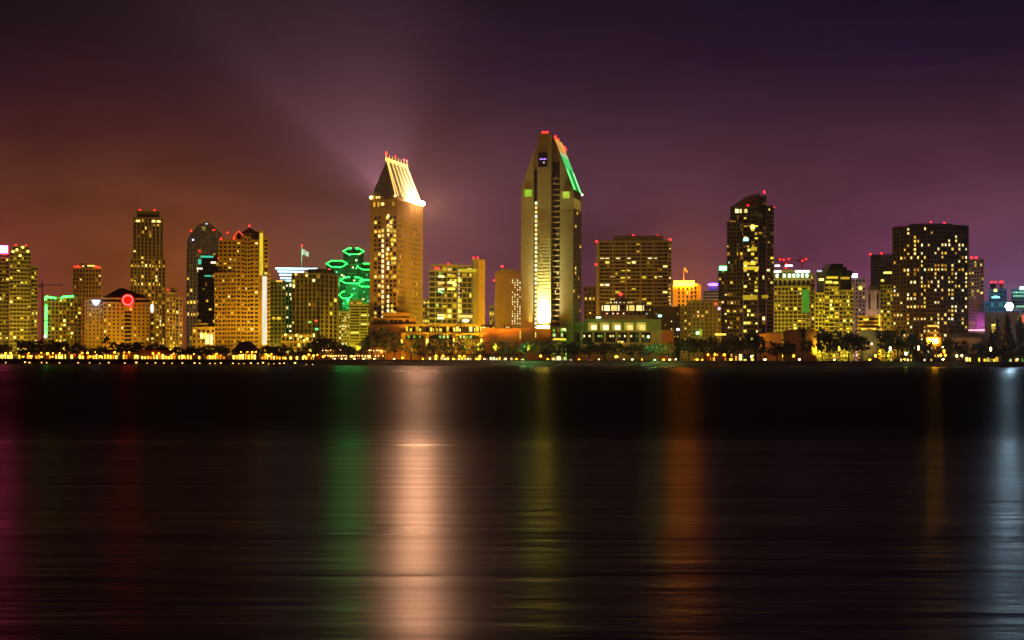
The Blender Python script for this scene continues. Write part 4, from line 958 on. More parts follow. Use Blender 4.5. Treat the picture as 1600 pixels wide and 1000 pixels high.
# ================================================================ ground, shore, water
def struct(o): o['kind'] = 'structure'; return o
m, N, L, P = newmat('ground_paving')
tc = N.new('ShaderNodeTexCoord'); no = N.new('ShaderNodeTexNoise'); no.inputs['Scale'].default_value=.08; no.inputs['Detail'].default_value=8; L.new(tc.outputs['Object'], no.inputs['Vector'])
cr = N.new('ShaderNodeValToRGB'); cr.color_ramp.elements[0].color=(.03,.028,.025,1); cr.color_ramp.elements[1].color=(.09,.08,.065,1); L.new(no.outputs['Fac'], cr.inputs['Fac']); L.new(cr.outputs[0], P.inputs['Base Color']); P.inputs['Roughness'].default_value=.85
gm = m
SHORE = [(-2000, 1003), (-420,1003), (-300,1002), (-60,1004), (120,1003), (330,1005), (2000,1005)]
g = MB()
for i in range(len(SHORE)-1):
    (xa,ya),(xb,yb) = SHORE[i],SHORE[i+1]
    g.quad((xa,ya+5,GZ),(xb,yb+5,GZ),(xb,2600,GZ),(xa,2600,GZ))
struct(g.build('ground', gm))
# rock bank down to the water
m, N, L, P = newmat('shore_rock')
tc = N.new('ShaderNodeTexCoord'); vo = N.new('ShaderNodeTexVoronoi'); vo.inputs['Scale'].default_value=.9; L.new(tc.outputs['Object'], vo.inputs['Vector'])
cr = N.new('ShaderNodeValToRGB'); cr.color_ramp.elements[0].color=(.075,.058,.046,1); cr.color_ramp.elements[1].color=(.025,.02,.017,1); L.new(vo.outputs['Distance'], cr.inputs['Fac']); L.new(cr.outputs[0], P.inputs['Base Color']); P.inputs['Roughness'].default_value=.9
rk = MB(); rnd = random.Random(5); nx = 420; rows = 5; x0,x1 = -480.0, 480.0
def shore_y(x):
    for (xa,ya),(xb,yb) in zip(SHORE, SHORE[1:]):
        if xa <= x <= xb: return ya+(yb-ya)*(x-xa)/(xb-xa)
    return 1003
for j in range(rows):
    for i in range(nx+1):
        x = x0+(x1-x0)*i/nx; t = j/(rows-1); jit = 0 if j == rows-1 else 1
        rk.v.append((x+jit*rnd.uniform(-.6,.6), shore_y(x)-1.0+6.2*t+jit*rnd.uniform(-.5,.5), -.6+(GZ+.62)*t+ (rnd.uniform(-.35,.35) if jit else .03)))
for j in range(rows-1):
    for i in range(nx):
        a = j*(nx+1)+i; rk.f.append((a,a+1,a+nx+2,a+nx+1))
struct(rk.build('shore_bank', m))
# promenade edge: low kerb wall
pw = MB()
for i in range(96):
    xa = -480+10*i; pw.box(xa, xa+9.9, shore_y(xa+5)+5.3, shore_y(xa+5)+5.8, GZ-.1, GZ+.55)
struct(pw.build('promenade_kerb', paint((.16,.14,.12))))

m, N, L, P = newmat('bay_water')
tc = N.new('ShaderNodeTexCoord')
sep = N.new('ShaderNodeSeparateXYZ'); L.new(tc.outputs['Object'], sep.inputs[0])
def mapped(sx, sy, scale, det=3, rough=.55):
    mp = N.new('ShaderNodeMapping'); mp.inputs['Scale'].default_value=(sx,sy,1); L.new(tc.outputs['Object'], mp.inputs['Vector'])
    n = N.new('ShaderNodeTexNoise'); n.inputs['Scale'].default_value=scale; n.inputs['Detail'].default_value=det; n.inputs['Roughness'].default_value=rough
    L.new(mp.outputs[0], n.inputs['Vector']); return n
w1 = mapped(.22,1.0,1.1,4); w2 = mapped(.12,.6,.22,3)
ad = N.new('ShaderNodeMath'); ad.operation='MULTIPLY_ADD'; ad.inputs[1].default_value=.35; L.new(w1.outputs['Fac'], ad.inputs[0]); L.new(w2.outputs['Fac'], ad.inputs[2])
bp = N.new('ShaderNodeBump'); bp.inputs['Strength'].default_value=WATER_BUMP; bp.inputs['Distance'].default_value=.5; L.new(ad.outputs[0], bp.inputs['Height'])
# wind lanes: long bands across the bay, rougher on the near side of the bay
lane = mapped(.004,.03,1.0,4,.6)
far = N.new('ShaderNodeMapRange'); far.inputs['From Min'].default_value=56; far.inputs['From Max'].default_value=96; far.inputs['To Min'].default_value=1; far.inputs['To Max'].default_value=0; far.interpolation_type='SMOOTHSTEP'
wob = N.new('ShaderNodeMath'); wob.operation='MULTIPLY_ADD'; wob.inputs[1].default_value=44; L.new(lane.outputs['Fac'], wob.inputs[0])
ofs = N.new('ShaderNodeMath'); ofs.operation='SUBTRACT'; ofs.inputs[1].default_value=22; L.new(sep.outputs['Y'], ofs.inputs[0]); L.new(ofs.outputs[0], wob.inputs[2])
L.new(wob.outputs[0], far.inputs['Value'])
rr = N.new('ShaderNodeMapRange'); rr.inputs['To Min'].default_value=W_ROUGH_FAR; rr.inputs['To Max'].default_value=W_ROUGH_NEAR; L.new(far.outputs[0], rr.inputs['Value'])
lr = N.new('ShaderNodeMapRange'); lr.inputs['From Min'].default_value=.3; lr.inputs['From Max'].default_value=.7; lr.inputs['To Min'].default_value=-.05; lr.inputs['To Max'].default_value=.05; L.new(lane.outputs['Fac'], lr.inputs['Value'])
cm = N.new('ShaderNodeMapRange'); cm.interpolation_type='SMOOTHSTEP'; cm.inputs['From Min'].default_value=260; cm.inputs['From Max'].default_value=620; cm.inputs['To Max'].default_value=-.10; L.new(sep.outputs['Y'], cm.inputs['Value'])
rc = N.new('ShaderNodeMath'); rc.operation='ADD'; L.new(rr.outputs[0], rc.inputs[0]); L.new(cm.outputs[0], rc.inputs[1])
ra = N.new('ShaderNodeMath'); ra.operation='ADD'; L.new(rc.outputs[0], ra.inputs[0]); L.new(lr.outputs[0], ra.inputs[1])
sp = N.new('ShaderNodeMapRange'); sp.inputs['To Min'].default_value=W_SPEC_FAR; sp.inputs['To Max'].default_value=W_SPEC_NEAR; L.new(far.outputs[0], sp.inputs['Value'])
gl = N.new('ShaderNodeBsdfGlossy'); gl.distribution='GGX'; L.new(ra.outputs[0], gl.inputs['Roughness']); L.new(bp.outputs[0], gl.inputs['Normal'])
fl_ = mapped(.035,.9,1.0,5,.62); fr_ = N.new('ShaderNodeMapRange'); fr_.inputs['From Min'].default_value=.3; fr_.inputs['From Max'].default_value=.7; fr_.inputs['To Min'].default_value=.68; fr_.inputs['To Max'].default_value=1.32; L.new(fl_.outputs['Fac'], fr_.inputs['Value'])
ml_ = N.new('ShaderNodeMath'); ml_.operation='MULTIPLY'; L.new(fr_.outputs[0], ml_.inputs[0]); L.new(sp.outputs[0], ml_.inputs[1]); spv = ml_.outputs[0]
cc = N.new('ShaderNodeCombineColor'); [L.new(spv, cc.inputs[q]) for q in range(3)]; L.new(cc.outputs[0], gl.inputs['Color'])
df = N.new('ShaderNodeBsdfDiffuse'); df.inputs['Color'].default_value=(.0015,.0012,.005,1)
ash = N.new('ShaderNodeAddShader'); L.new(gl.outputs[0], ash.inputs[0]); L.new(df.outputs[0], ash.inputs[1])
mo = [n for n in N if n.type=='OUTPUT_MATERIAL'][0]; N.remove(P); L.new(ash.outputs[0], mo.inputs['Surface'])
wt = MB(); wt.quad((-2000,-400,0),(2000,-400,0),(2000,1012,0),(-2000,1012,0))
struct(wt.build('water', m))

# ================================================================ landmarks used in labels
LAND = [(-20,'the pink sign tower'),(60,'the crown lamp tower'),(70,'the green neon block'),(125,'the hipped hotel'),(262,'the narrow tower'),(297,'the cream annex'),(338,'the cream balcony tower'),(420,'the grey green block'),(455,'the dark two sided office'),(528,'the green hexagon towers'),(577,'the salmon pavilion'),(652,'the terrace podium'),(768,'the terracotta wing'),(862,'the glazed kiosk'),(888,'the colonnaded podium'),(1032,'the orange terracotta block'),(1056,'the tan apartment block'),(1133,'the blade topped tower'),(1209,'the white parapet block'),(1272,'the stepped glass tower'),(1335,'the orange lit terrace'),(1392,'the big curved tower'),(1512,'the pink stone block'),(1540,'the brown low block')]
def land(px):
    r = LAND[0][1]
    for a,n in LAND:
        if px >= a: r = n
    return r
ORD = ['first','second','third','fourth','fifth','sixth','seventh','eighth','ninth','tenth','eleventh','twelfth']
NUM = ['zero','one','two','three','four','five','six','seven','eight','nine','ten','eleven','twelve']
def label_rows(items, text, prep='before'):
    """items: (px, object, kind words): names the landmark behind, then the place among its like"""
    by = {}
    for px,o,kw in sorted(items, key=lambda t:t[0]): by.setdefault((kw, land(px)), []).append(o)
    for (kw, ld), os_ in by.items():
        for i,o in enumerate(os_):
            if len(os_) == 1: o['label'] = f'{kw} {prep} {ld}'
            else: o['label'] = f'{kw} {prep} {ld}, {ORD[i]} from left of {NUM[len(os_)]}'

# ================================================================ trees
def leafmat(a, b_):
    m, N, L, P = newmat('foliage')
    ge = N.new('ShaderNodeNewGeometry'); cr = N.new('ShaderNodeValToRGB'); cr.color_ramp.elements[0].color=(*a,1); cr.color_ramp.elements[1].color=(*b_,1)
    L.new(ge.outputs['Random Per Island'], cr.inputs['Fac']); L.new(cr.outputs[0], P.inputs['Base Color']); P.inputs['Roughness'].default_value=.7
    P.inputs['Specular IOR Level'].default_value=.2
    return m
LEAF = leafmat((.012,.018,.007),(.035,.048,.016)); LEAF2 = leafmat((.022,.032,.012),(.06,.075,.028)); NEEDLE = leafmat((.008,.013,.008),(.02,.03,.017))
BARK = paint((.07,.05,.035), .9, .3, 2.0)
def leafcloud(rnd, clumps, per, size):
    mb = MB()
    for (cx,cy,cz,r) in clumps:
        for _ in range(per):
            u = Vector((rnd.gauss(0,1),rnd.gauss(0,1),rnd.gauss(0,1))).normalized()*r*rnd.random()**.4
            c = Vector((cx,cy,cz))+Vector((u.x,u.y,u.z*.8)); a = Vector((rnd.gauss(0,1),rnd.gauss(0,1),rnd.gauss(0,.6))).normalized(); q = a.cross(Vector((rnd.gauss(0,1),rnd.gauss(0,1),rnd.gauss(0,1)))).normalized()
            s = size*rnd.uniform(.6,1.3)
            mb.quad(tuple(c-a*s-q*s*.5),tuple(c+a*s-q*s*.5),tuple(c+a*s+q*s*.5),tuple(c-a*s+q*s*.5))
    return mb
def proto(kind, seed):
    """unit tree: width 1, height 1"""
    rnd = random.Random(seed); tr = MB(); cl = []
    if kind == 'broad':
        tr.cyl(0,0,0,.34,.035,.024,7); n = 34
        for i in range(n):
            a = rnd.uniform(0,2*math.pi); rr_ = .40*rnd.random()**.55; z = rnd.uniform(.36,.86); lim = math.sqrt(max(.05,1-((z-.58)/.40)**2))
            cl.append((math.cos(a)*rr_*lim*rnd.uniform(.8,1.15), math.sin(a)*rr_*lim, z+rnd.uniform(-.03,.05), rnd.uniform(.09,.16)))
        for i in range(6):
            c = cl[i*5]; tr.bar((0,0,.28+.01*i),(c[0]*.8,c[1]*.8,c[2]*.95),.014)
        return tr, leafcloud(rnd, cl, 26, .036), LEAF
    if kind == 'olive':
        for dx in (-.06,.05): tr.bar((0,0,0),(dx,0,.26),.03,6); tr.bar((dx,0,.25),(dx*3.6,rnd.uniform(-.1,.1),.5),.018,5); tr.bar((dx,0,.25),(dx*1.2,.05,.6),.016,5)
        for i in range(36):
            a = rnd.uniform(0,2*math.pi); rr_ = .46*rnd.random()**.5; z = rnd.uniform(.42,.92)
            cl.append((math.cos(a)*rr_, math.sin(a)*rr_, z-.18*(rr_/.46)**2, rnd.uniform(.06,.12)))
        return tr, leafcloud(rnd, cl, 18, .032), LEAF2
    if kind == 'conifer':
        tr.cyl(0,0,0,.95,.03,.006,7)
        for i in range(60):
            z = .12+.86*(i/60); rr_ = .46*(1-(z-.1)/.92)**.8; a = rnd.uniform(0,2*math.pi); q = rnd.uniform(.35,1)
            cl.append((math.cos(a)*rr_*q, math.sin(a)*rr_*q, z+rnd.uniform(-.02,.02), .05+.09*(1-z)))
        return tr, leafcloud(rnd, cl, 16, .03), NEEDLE
    if kind == 'palm':
        tr.cyl(0,0,0,.80,.05,.03,8); mb = MB()
        for i in range(26):
            a = rnd.uniform(0,2*math.pi); up = rnd.uniform(-.1,.16); ln = rnd.uniform(.36,.52); pts=[]
            for k in range(6):
                t=k/5; pts.append(Vector((math.cos(a)*ln*t, math.sin(a)*ln*t, .80+up*math.sin(t*2.4)-.16*t*t)))
            sd = Vector((-math.sin(a),math.cos(a),0))
            for k in range(5):
                w0=.05*math.sin(math.pi*(k+.3)/5.6); w1=.05*math.sin(math.pi*(k+1.3)/5.6)
                mb.quad(tuple(pts[k]-sd*w0),tuple(pts[k]+sd*w0),tuple(pts[k+1]+sd*w1-Vector((0,0,.02))),tuple(pts[k+1]-sd*w1-Vector((0,0,.02))))
        return tr, mb, NEEDLE
PRO = {}
def tree(px, top, wpx, kind, Y, var, group, hscale=1.0):
    key = (kind, var)
    x = (px-800)/F*Y; h = ((hz(px)-top)*Y/F + CAMZ - GZ)*hscale; w = wpx*Y/F
    nm = {'broad':'shade_tree','olive':'olive_tree','conifer':'conifer_tree','palm':'palm_tree'}[kind]
    root = empty(nm, (x,Y,GZ), random.uniform(0,6.28)); root.scale=(w,w,h)
    if key not in PRO:
        t,c,lm = proto(kind, 100+var*7+len(kind)); tro = t.build('trunk', BARK, root); cro = c.build('crown', lm, root); PRO[key]=(tro,cro)
    else:
        for src in PRO[key]:
            o = src.copy(); C.objects.link(o); o.parent = root
    tag(root, None, 'tree', group); return root
TR = []
def T(px, top, w, kind='broad', Y=None, words='dark round tree'):
    i = len(TR); Y = Y or 1022+ (i*7)%16
    TR.append((px, tree(px, top, w, kind, Y, i%4 if kind!='palm' else 0, {'broad':'dark round trees along the shore','olive':'spreading trees by the terrace','conifer':'dark conifers at the shore','palm':'palms on the waterfront'}[kind]), words))
for t in ((6,541,30),(36,534,34),(58,533,36),(80,533,36),(100,536,34),(120,538,26),(138,546,26),(157,543,28),(190,539,34),(214,537,36),(236,539,30),(254,541,28),(276,544,28),(298,543,30),(322,541,34),(346,540,30),(420,541,40),(440,540,36),(462,545,26),(488,532,38),(508,527,42),(527,534,32),(546,540,28),(563,533,34),(582,521,36),(600,511,40),(616,524,34),
          (858,530,40),(878,533,28),(898,531,36),(921,529,38),(945,531,36),(966,533,30),(988,535,30),(1062,524,26),(1076,520,34),(1095,528,28),(1112,523,34),(1130,530,24),(1152,518,32),(1172,515,34),(1188,521,26),(1214,530,40),(1234,529,30),(1262,526,28),(1284,508,28),(1303,512,36),(1326,511,38),(1346,520,34),(1384,509,30),(1402,506,34),(1426,514,36),(1447,524,26),(1482,522,26),(1502,526,34),(1528,527,30)): T(*t)
for t in ((642,528,36),(663,530,34),(687,527,42),(712,528,40),(738,526,42),(763,530,38),(785,532,34),(803,533,30)): T(*t, kind='olive', words='spreading tree')
for t in ((822,534,34),): T(*t, words='green lit round tree', Y=1021)
T(843,531,34, words='dark round tree'); T(1008,535,28, words='green lit tree', Y=1021); T(1024,531,30, words='green lit tree', Y=1022); T(1043,532,22, words='yellow lit small tree', Y=1022); T(1048,548,22, words='low green lit bush tree', Y=1024)
for t in ((1558,493,26),(1574,487,32),(1592,490,28),(1548,512,22),(1604,500,30)): T(*t, kind='conifer', words='tall dark conifer')
for t in ((1254,503,16),(165,523,14),(176,534,20),(1297,505,14),(1372,501,14)): T(*t, kind='palm', words='slim palm', Y=1044)
label_rows(TR, '')

# ================================================================ lamps on the promenade
def lamp_mesh(kind):
    if kind == 'globe':
        return MB().cyl(0,0,0,.35,.16,.12,8).cyl(0,0,.35,3.0,.06,.05,8), MB().ball(0,0,3.28,.55,10,6)
    if kind == 'mast':
        return MB().cyl(0,0,0,7.0,.12,.07,8).bar((0,0,7.0),(0,-1.0,7.3),.05), MB().ball(0,-1.0,7.15,.45,10,6,.7)
    return MB().cyl(0,0,0,.9,.09,.08,8), MB().ball(0,0,1.02,.22,8,5)
LP = []; LPRO = {}
LC = {'o':((1,.27,.006),'orange'),'y':((1,.47,.012),'yellow'),'w':((1,.62,.22),'pale white'),'g':((.45,1,.18),'green white'),'r':((1,.08,.05),'red')}
def lamp(px, py, c='o', st=22.0, kind='globe', Y=None, sc=1.0):
    Y = Y or 1012.5; z = (hz(px)-py)*Y/F + CAMZ - GZ
    key = (kind,c,st); root = empty('promenade_lamp' if kind!='mast' else 'street_lamp', ((px-800)/F*Y, Y, GZ))
    hh = {'globe':3.28,'mast':7.15}[kind]; s = max(.35, z/hh); root.scale=(sc*random.uniform(.7,1.25),)*2+(s,)
    if key not in LPRO:
        a,g_ = lamp_mesh(kind); po = a.build('post', STEEL, root); gl_ = g_.build('globe', glow(LC[c][0], st*LAMPS, True), root); LPRO[key]=(po,gl_)
    else:
        for src in LPRO[key]:
            o = src.copy(); C.objects.link(o); o.parent=root
    root.children[1 if root.children[1].name.startswith('globe') else 0].scale = (1,1,min(1.6,sc/s*1.0)) if False else (1,1,1)
    tag(root, None, 'lamp', 'lamps along the promenade')
    big = st > 30
    LP.append((px, root, ('bright ' if big else 'small ')+LC[c][1]+(' globe lamp' if kind=='globe' else ' street lamp')))
    return root
for px,py,c,st in ((7,561,'y',45),(36,562,'y',20),(48,561,'y',35),(65,562,'y',30),(74,557,'y',20),(82,562,'o',20),(95,562,'y',45),(112,562,'y',25),(125,562,'y',40),(141,561,'o',20),(157,561,'y',30),(213,560,'y',40),(287,560,'y',35),(336,559,'o',22),(419,558,'y',35),(475,559,'y',45),(490,558,'y',35),(505,559,'o',18),(517,558,'o',22),(523,565,'w',14),(534,565,'w',14),(540,565,'w',14),(549,558,'y',45),(554,565,'w',14),(568,565,'w',12),(577,558,'y',60),(585,565,'w',14),
                  (616,563.5,'w',22),(629,560,'y',22),(661,563.5,'o',30),(709,563,'o',38),(757,563,'w',14),(807,561,'o',24),(845,556,'o',36),(856,562,'o',24),(905,561.5,'o',24),(936,561,'w',14),(963,556.5,'y',45),(975,561,'w',12),(988,561,'w',26),(1003,561,'o',26),(1037,561,'o',32),(1046.5,561,'w',26),(1056,560,'w',20),(1089,560,'o',38),(1097,560.5,'o',28),(1117,552,'o',18),(1132,552.5,'o',18),(1142,559.5,'o',60),(1174,555,'w',16),(1195,559.5,'w',32),(1240,553.5,'y',30),(1249,559,'w',40),(1303,553,'o',28),(1303.5,559,'w',26),(1311,542,'y',20),(1359,558.5,'o',40),(1368,552.5,'o',34),(1391,541.5,'w',20),(1413.5,558,'o',34),(1415.5,549,'g',50),(1435,540,'w',14),(1470,551,'o',22),(1477,551,'o',24),(1473.5,557.5,'w',36),(1475,545,'o',16),(1495,552,'g',22),(1503,551.5,'w',14),(1548,541,'w',10),(1590,557,'w',10)):
    lamp(px,py,c,st, sc=1.0+.35*(st>30))
for px,py,c,st in ((650,544,'y',24),(627,543,'w',26),(826,526.5,'y',150),(1013,525,'g',26),(752.5,535.5,'y',22),(489.5,545.5,'w',24),(497,536,'w',16),(1144,530,'w',12),(1361.5,534,'w',12),(1473,538,'w',10)):
    lamp(px,py,c,st,'mast', 1046)
label_rows(LP, '', 'before')
# lights among the green lit trees
def tree_light(px, py, Y, power, col):
    ld = bpy.data.lights.new('garden_light','POINT'); ld.energy=power; ld.color=col; ld.shadow_soft_size=.25
    lo = bpy.data.objects.new('garden_light', ld); C.objects.link(lo); lo.location=((px-800)/F*Y, Y, (hz(px)-py)*Y/F+CAMZ)
for a in ((818,541,1012,7000,(.25,1,.25)),(832,544,1012,6000,(.12,1,.15)),(812,537,1013,4500,(.9,.9,.2)),(1016,538,1012,7000,(.4,1,.4)),(1025,540,1012,6500,(.25,1,.2)),(1042,540,1013,8000,(1,.85,.06)),(1048,556,1012,2500,(.25,1,.2))): tree_light(*a)

# ================================================================ low waterfront buildings
SHOPY = lit(((0,(.9,.40,.012)),(.5,(1.3,.75,.05)),(1,(1.5,1.1,.18))), 2.0); SHOPO = lit(((0,(.5,.14,.005)),(.6,(1.1,.42,.02)),(1,(1.3,.75,.07))), 2.0)
def shop(x0, x1, top, eave, Y, wall, litrow=(.85,), label='', roofc=(.12,.05,.03), n=None, base=566, flat=False, mat=SHOPY, awn=None, lamps=0, red=False):
    b = Bld('waterfront_shop', label, (x0+x1)/2, Y, wall=wall, cat='shop')
    d = 11.0
    b.wall.box(b.X(x0), b.X(x1), 0, d, 0, b.Z(eave))
    ov = 1.0; Z1, Z2 = b.Z(eave)+.02, b.Z(top)
    if flat: b.part('roof', MB().box(b.X(x0)-ov, b.X(x1)+ov, -ov, d+ov, Z1, Z2), paint(roofc))
    else:
        xi = min((b.X(x1)-b.X(x0))*.3, 7)
        b.part('roof', MB().loft([[(b.X(x0)-ov,-ov,Z1),(b.X(x1)+ov,-ov,Z1),(b.X(x1)+ov,d+ov,Z1),(b.X(x0)-ov,d+ov,Z1)],[(b.X(x0)+xi,d*.45,Z2),(b.X(x1)-xi,d*.45,Z2),(b.X(x1)-xi,d*.55,Z2),(b.X(x0)+xi,d*.55,Z2)]]), paint(roofc, .8, .3))
    n = n or max(2, round((x1-x0)/4.6)); w=(x1-x0)/n
    hgt = b.Z(eave)
    for i in range(n):
        if random.random() < litrow[0]:
            h_ = random.uniform(.40,.74); wd = random.uniform(.5,.95)
            b.win.append((b.X(x0+(i+.5)*w), -.02, hgt*(.10+h_/2), w*wd*b.k, .14, hgt*h_, random.choice((mat,mat,SHOPY,SHOPO))))
    for i in range(n+1):
        b.wall.box(b.X(x0+i*w)-.25 if i else b.X(x0)-.02, b.X(x0+i*w)+.25 if i<n else b.X(x1)+.02, -1.2, -.75, 0, hgt-.05)
    if awn: b.part('awning', MB().loft([[(b.X(x0),-2.0,hgt*.78),(b.X(x1),-2.0,hgt*.78),(b.X(x1),-.02,hgt*.95),(b.X(x0),-.02,hgt*.95)],[(b.X(x0),-2.0,hgt*.78+.15),(b.X(x1),-2.0,hgt*.78+.15),(b.X(x1),-.02,hgt*.95+.15),(b.X(x0),-.02,hgt*.95+.15)]]), paint(awn))
    for i in range(lamps):
        if random.random() < .3: continue
        x = b.X(x0+(i+random.uniform(.15,.85))*(x1-x0)/lamps)
        b.part('eave_lamp', MB().ball(x,-1.3,hgt-.15,random.uniform(.24,.55),8,5), glow((1,.27,.005) if red else (1,.45,.012), 42.0, True), 'small lamp under the eave')
    b.done(); return b
shop(-8,20,552,556,1030,(.4,.2,.08),label='low lit waterfront shop at the left edge, under the banded towers', lamps=3, red=True)
shop(28,68,551,555.5,1032,(.4,.2,.08),label='low lit shop under the broad trees left of the green neon block', lamps=4, red=True, litrow=(.6,))
shop(72,108,551,556,1033,(.4,.2,.08),label='low lit shop under the trees right beneath the green neon strip', lamps=4, red=True, litrow=(.5,))
shop(110,140,550.5,555,1030,(.5,.18,.05),label='low shop with a red brown hipped roof, left of the hipped hotel', lamps=3, red=True, litrow=(.65,), roofc=(.3,.10,.03))
shop(144,184,549,554,1031,(.5,.22,.07),label='long low yellow lit shop under the cream hipped hotel', lamps=4, litrow=(.8,), roofc=(.10,.04,.03), awn=(.5,.15,.03))
shop(187,217,549,554,1032,(.5,.25,.08),label='low lit shop just below the red ring sign', lamps=3, red=True, litrow=(.8,))
shop(220,275,550.5,555.2,1026,(.55,.3,.12),label='glass fronted waterfront restaurant with the brightest yellow white front and a red roof', lamps=7, red=True, litrow=(1,), roofc=(.35,.08,.03), flat=True)
shop(278,318,550,555.5,1030,(.45,.2,.07),label='low lit shop before the narrow tower and cream annex', lamps=4, red=True, litrow=(.7,))
shop(321,352,550,555,1030,(.5,.25,.08),label='low shop with a solid yellow front below the annex entrance', lamps=3, litrow=(.9,))
shop(363,405,536,552,1034,(.18,.08,.04),label='tall hipped roof hall below the cream balcony tower', lamps=5, red=True, litrow=(.95,), roofc=(.07,.03,.025))
shop(408,448,550,555,1031,(.5,.25,.08),label='low yellow lit shop under the white glowing pilaster', lamps=4, litrow=(.9,))
shop(452,500,551,556,1032,(.35,.16,.06),label='low lit shop before the dark two sided office', lamps=4, red=True, litrow=(.45,))
# two tier pier restaurant
b = Bld('pier_restaurant', 'two storey waterfront hall strung with rows of small lamps, below the green hexagon towers', 553, 1036, wall=(.22,.11,.05), cat='restaurant')
b.block(503, 604, 546, fh=9, bw=5, slab=.35, pier=.25, p=.25, mat=DIM, d=14)
for py,nn in ((549,26),(557.5,24)):
    for i in range(nn):
        x = 505+98*i/nn+random.uniform(-.8,.8); 
        if random.random()<.85: b.part('string_lamp', MB().ball(b.X(x),-1.2,b.Z(py+random.uniform(-.4,.4)),.36,6,4), glow((1,.48,.14),8.0), None)
b.done()
# market fronts behind the spreading trees
shop(626,652,548,556,1052,(.55,.42,.10),label='yellow market hall with a pitched roof, first behind the spreading trees', roofc=(.45,.38,.05), litrow=(1,), mat=YEL)
for x0,x1,lb in ((655,702,'lit market row behind the trees under the left terrace arch'),(706,756,'lit market row behind the trees under the right terrace arch'),(760,806,'lit market row behind the trees before the terracotta wing')): shop(x0,x1,553,556.5,1044,(.40,.26,.10),label=lb,flat=True,litrow=(.85,),mat=CREAMW,lamps=3)
shop(810,858,554,557,1050,(.35,.18,.06),label='low orange lit shop row under the green lit tree',flat=True,litrow=(.6,),mat=WARM,lamps=4)
shop(861,877,552.5,555,1018,(.30,.22,.10),label='small kiosk with two bright square windows on the promenade',flat=True,litrow=(1,),n=2,mat=CREAMW)
shop(1100,1140,548,552,1052,(.22,.12,.06),label='dim low shop left of the bright star lamp before the tan block',flat=True,litrow=(.4,),mat=WARM,lamps=3,red=True)
shop(1148,1160,544,547,1050,(.30,.18,.10),label='tiny lit booth beneath the blade topped tower',flat=True,litrow=(1,),n=2,mat=CREAMW)
shop(1508,1560,548,551.5,1050,(.18,.14,.06),label='dim low hall with a broken row of yellow windows before the pink stone block',flat=True,litrow=(.55,),mat=YEL)
shop(1563,1604,547,551,1052,(.18,.14,.06),label='dim low hall with greenish windows beneath the dark conifers',flat=True,litrow=(.6,),mat=GREENW)
# blank sheds behind the trees on the right
for x0,x1,top,Y,w,lb in ((1186,1222,520,1075,(.55,.30,.10),'plain tan shed wall between the blade tower and the white parapet block'),(1224,1276,515,1080,(.26,.14,.06),'long dim brown shed behind the round trees below the white parapet block'),(1344,1372,514,1090,(.03,.05,.14),'dark blue shed below the orange lit terrace'),(1480,1540,519,1082,(.10,.08,.05),'dark shed right of the curved tower foot')):
    b = Bld('harbour_shed', lb, (x0+x1)/2, Y, wall=w, cat='shed')
    b.block(x0,x1,top,fh=40,bw=200,punch=True,p=0,dark=False,d=16,cap=.5)
    b.part('shed_door', MB().box(b.X(x0+6), b.X(x0+12), -.12, .02, 0, 4.2), paint((.12,.10,.09)))
    b.part('roof', MB().prism_xz([(b.X(x0)-.4,b.Z(top)+.52),(b.X(x1)+.4,b.Z(top)+.52),((b.X(x0)+b.X(x1))/2,b.Z(top)+1.8)], -.4, 16.4), paint((.12,.08,.06)))
    if x0 != 1480: b.flood((x0+x1)/2, top, (.2,.4,1) if x0==1344 else ORANGE, .04 if x0==1344 else .10 if w[0]<.3 else .22, dist=22)
    b.done()
# cars on the quay
def car(px, Y, col, label, tail=None):
    o = empty('parked_car', ((px-800)/F*Y, Y, GZ)); tag(o, label, 'car')
    m = MB(); pr = [(-2.2,.35),(2.2,.35),(2.25,.8),(1.5,.95),(.9,1.42),(-.9,1.45),(-1.6,.98),(-2.2,.9)]
    m.prism_xz(pr, -.85,.85).build('body', paint(col,.35,.05,.3,.5), o)
    MB().prism_xz([(-1.4,1.0),(1.3,1.0),(.8,1.36),(-.82,1.38)], -.88,.88).build('window', glass(), o)
    for x in (-1.35,1.35):
        for y in (-.8,.8):
            w = MB().cyl(0,0,-.12,.12,.34,n=14).build('wheel', DARK, o); w.location=(x,y,.34); w.rotation_euler=(R(90),0,0)
    for y in (-.55,.55):
        h = MB().box(2.18,2.28,y-.2,y+.2,.62,.78).build('headlight' if not tail else 'tail_light', glow((1,.06,.05) if tail else (1,.85,.6), 6.0), o)
    o.rotation_euler = (0,0,R(-70 if tail else -80)); return o
car(816,1014,(.4,.38,.35),'pale parked car on the quay below the green lit tree')
car(891,1014,(.25,.25,.25),'grey parked car on the quay right of the two window kiosk')
car(921,1014,(.12,.12,.13),'dark parked car with red tail lights before the colonnaded podium', True)
car(1022,1014,(.55,.53,.5),'whitish parked car below the bright green lit trees')

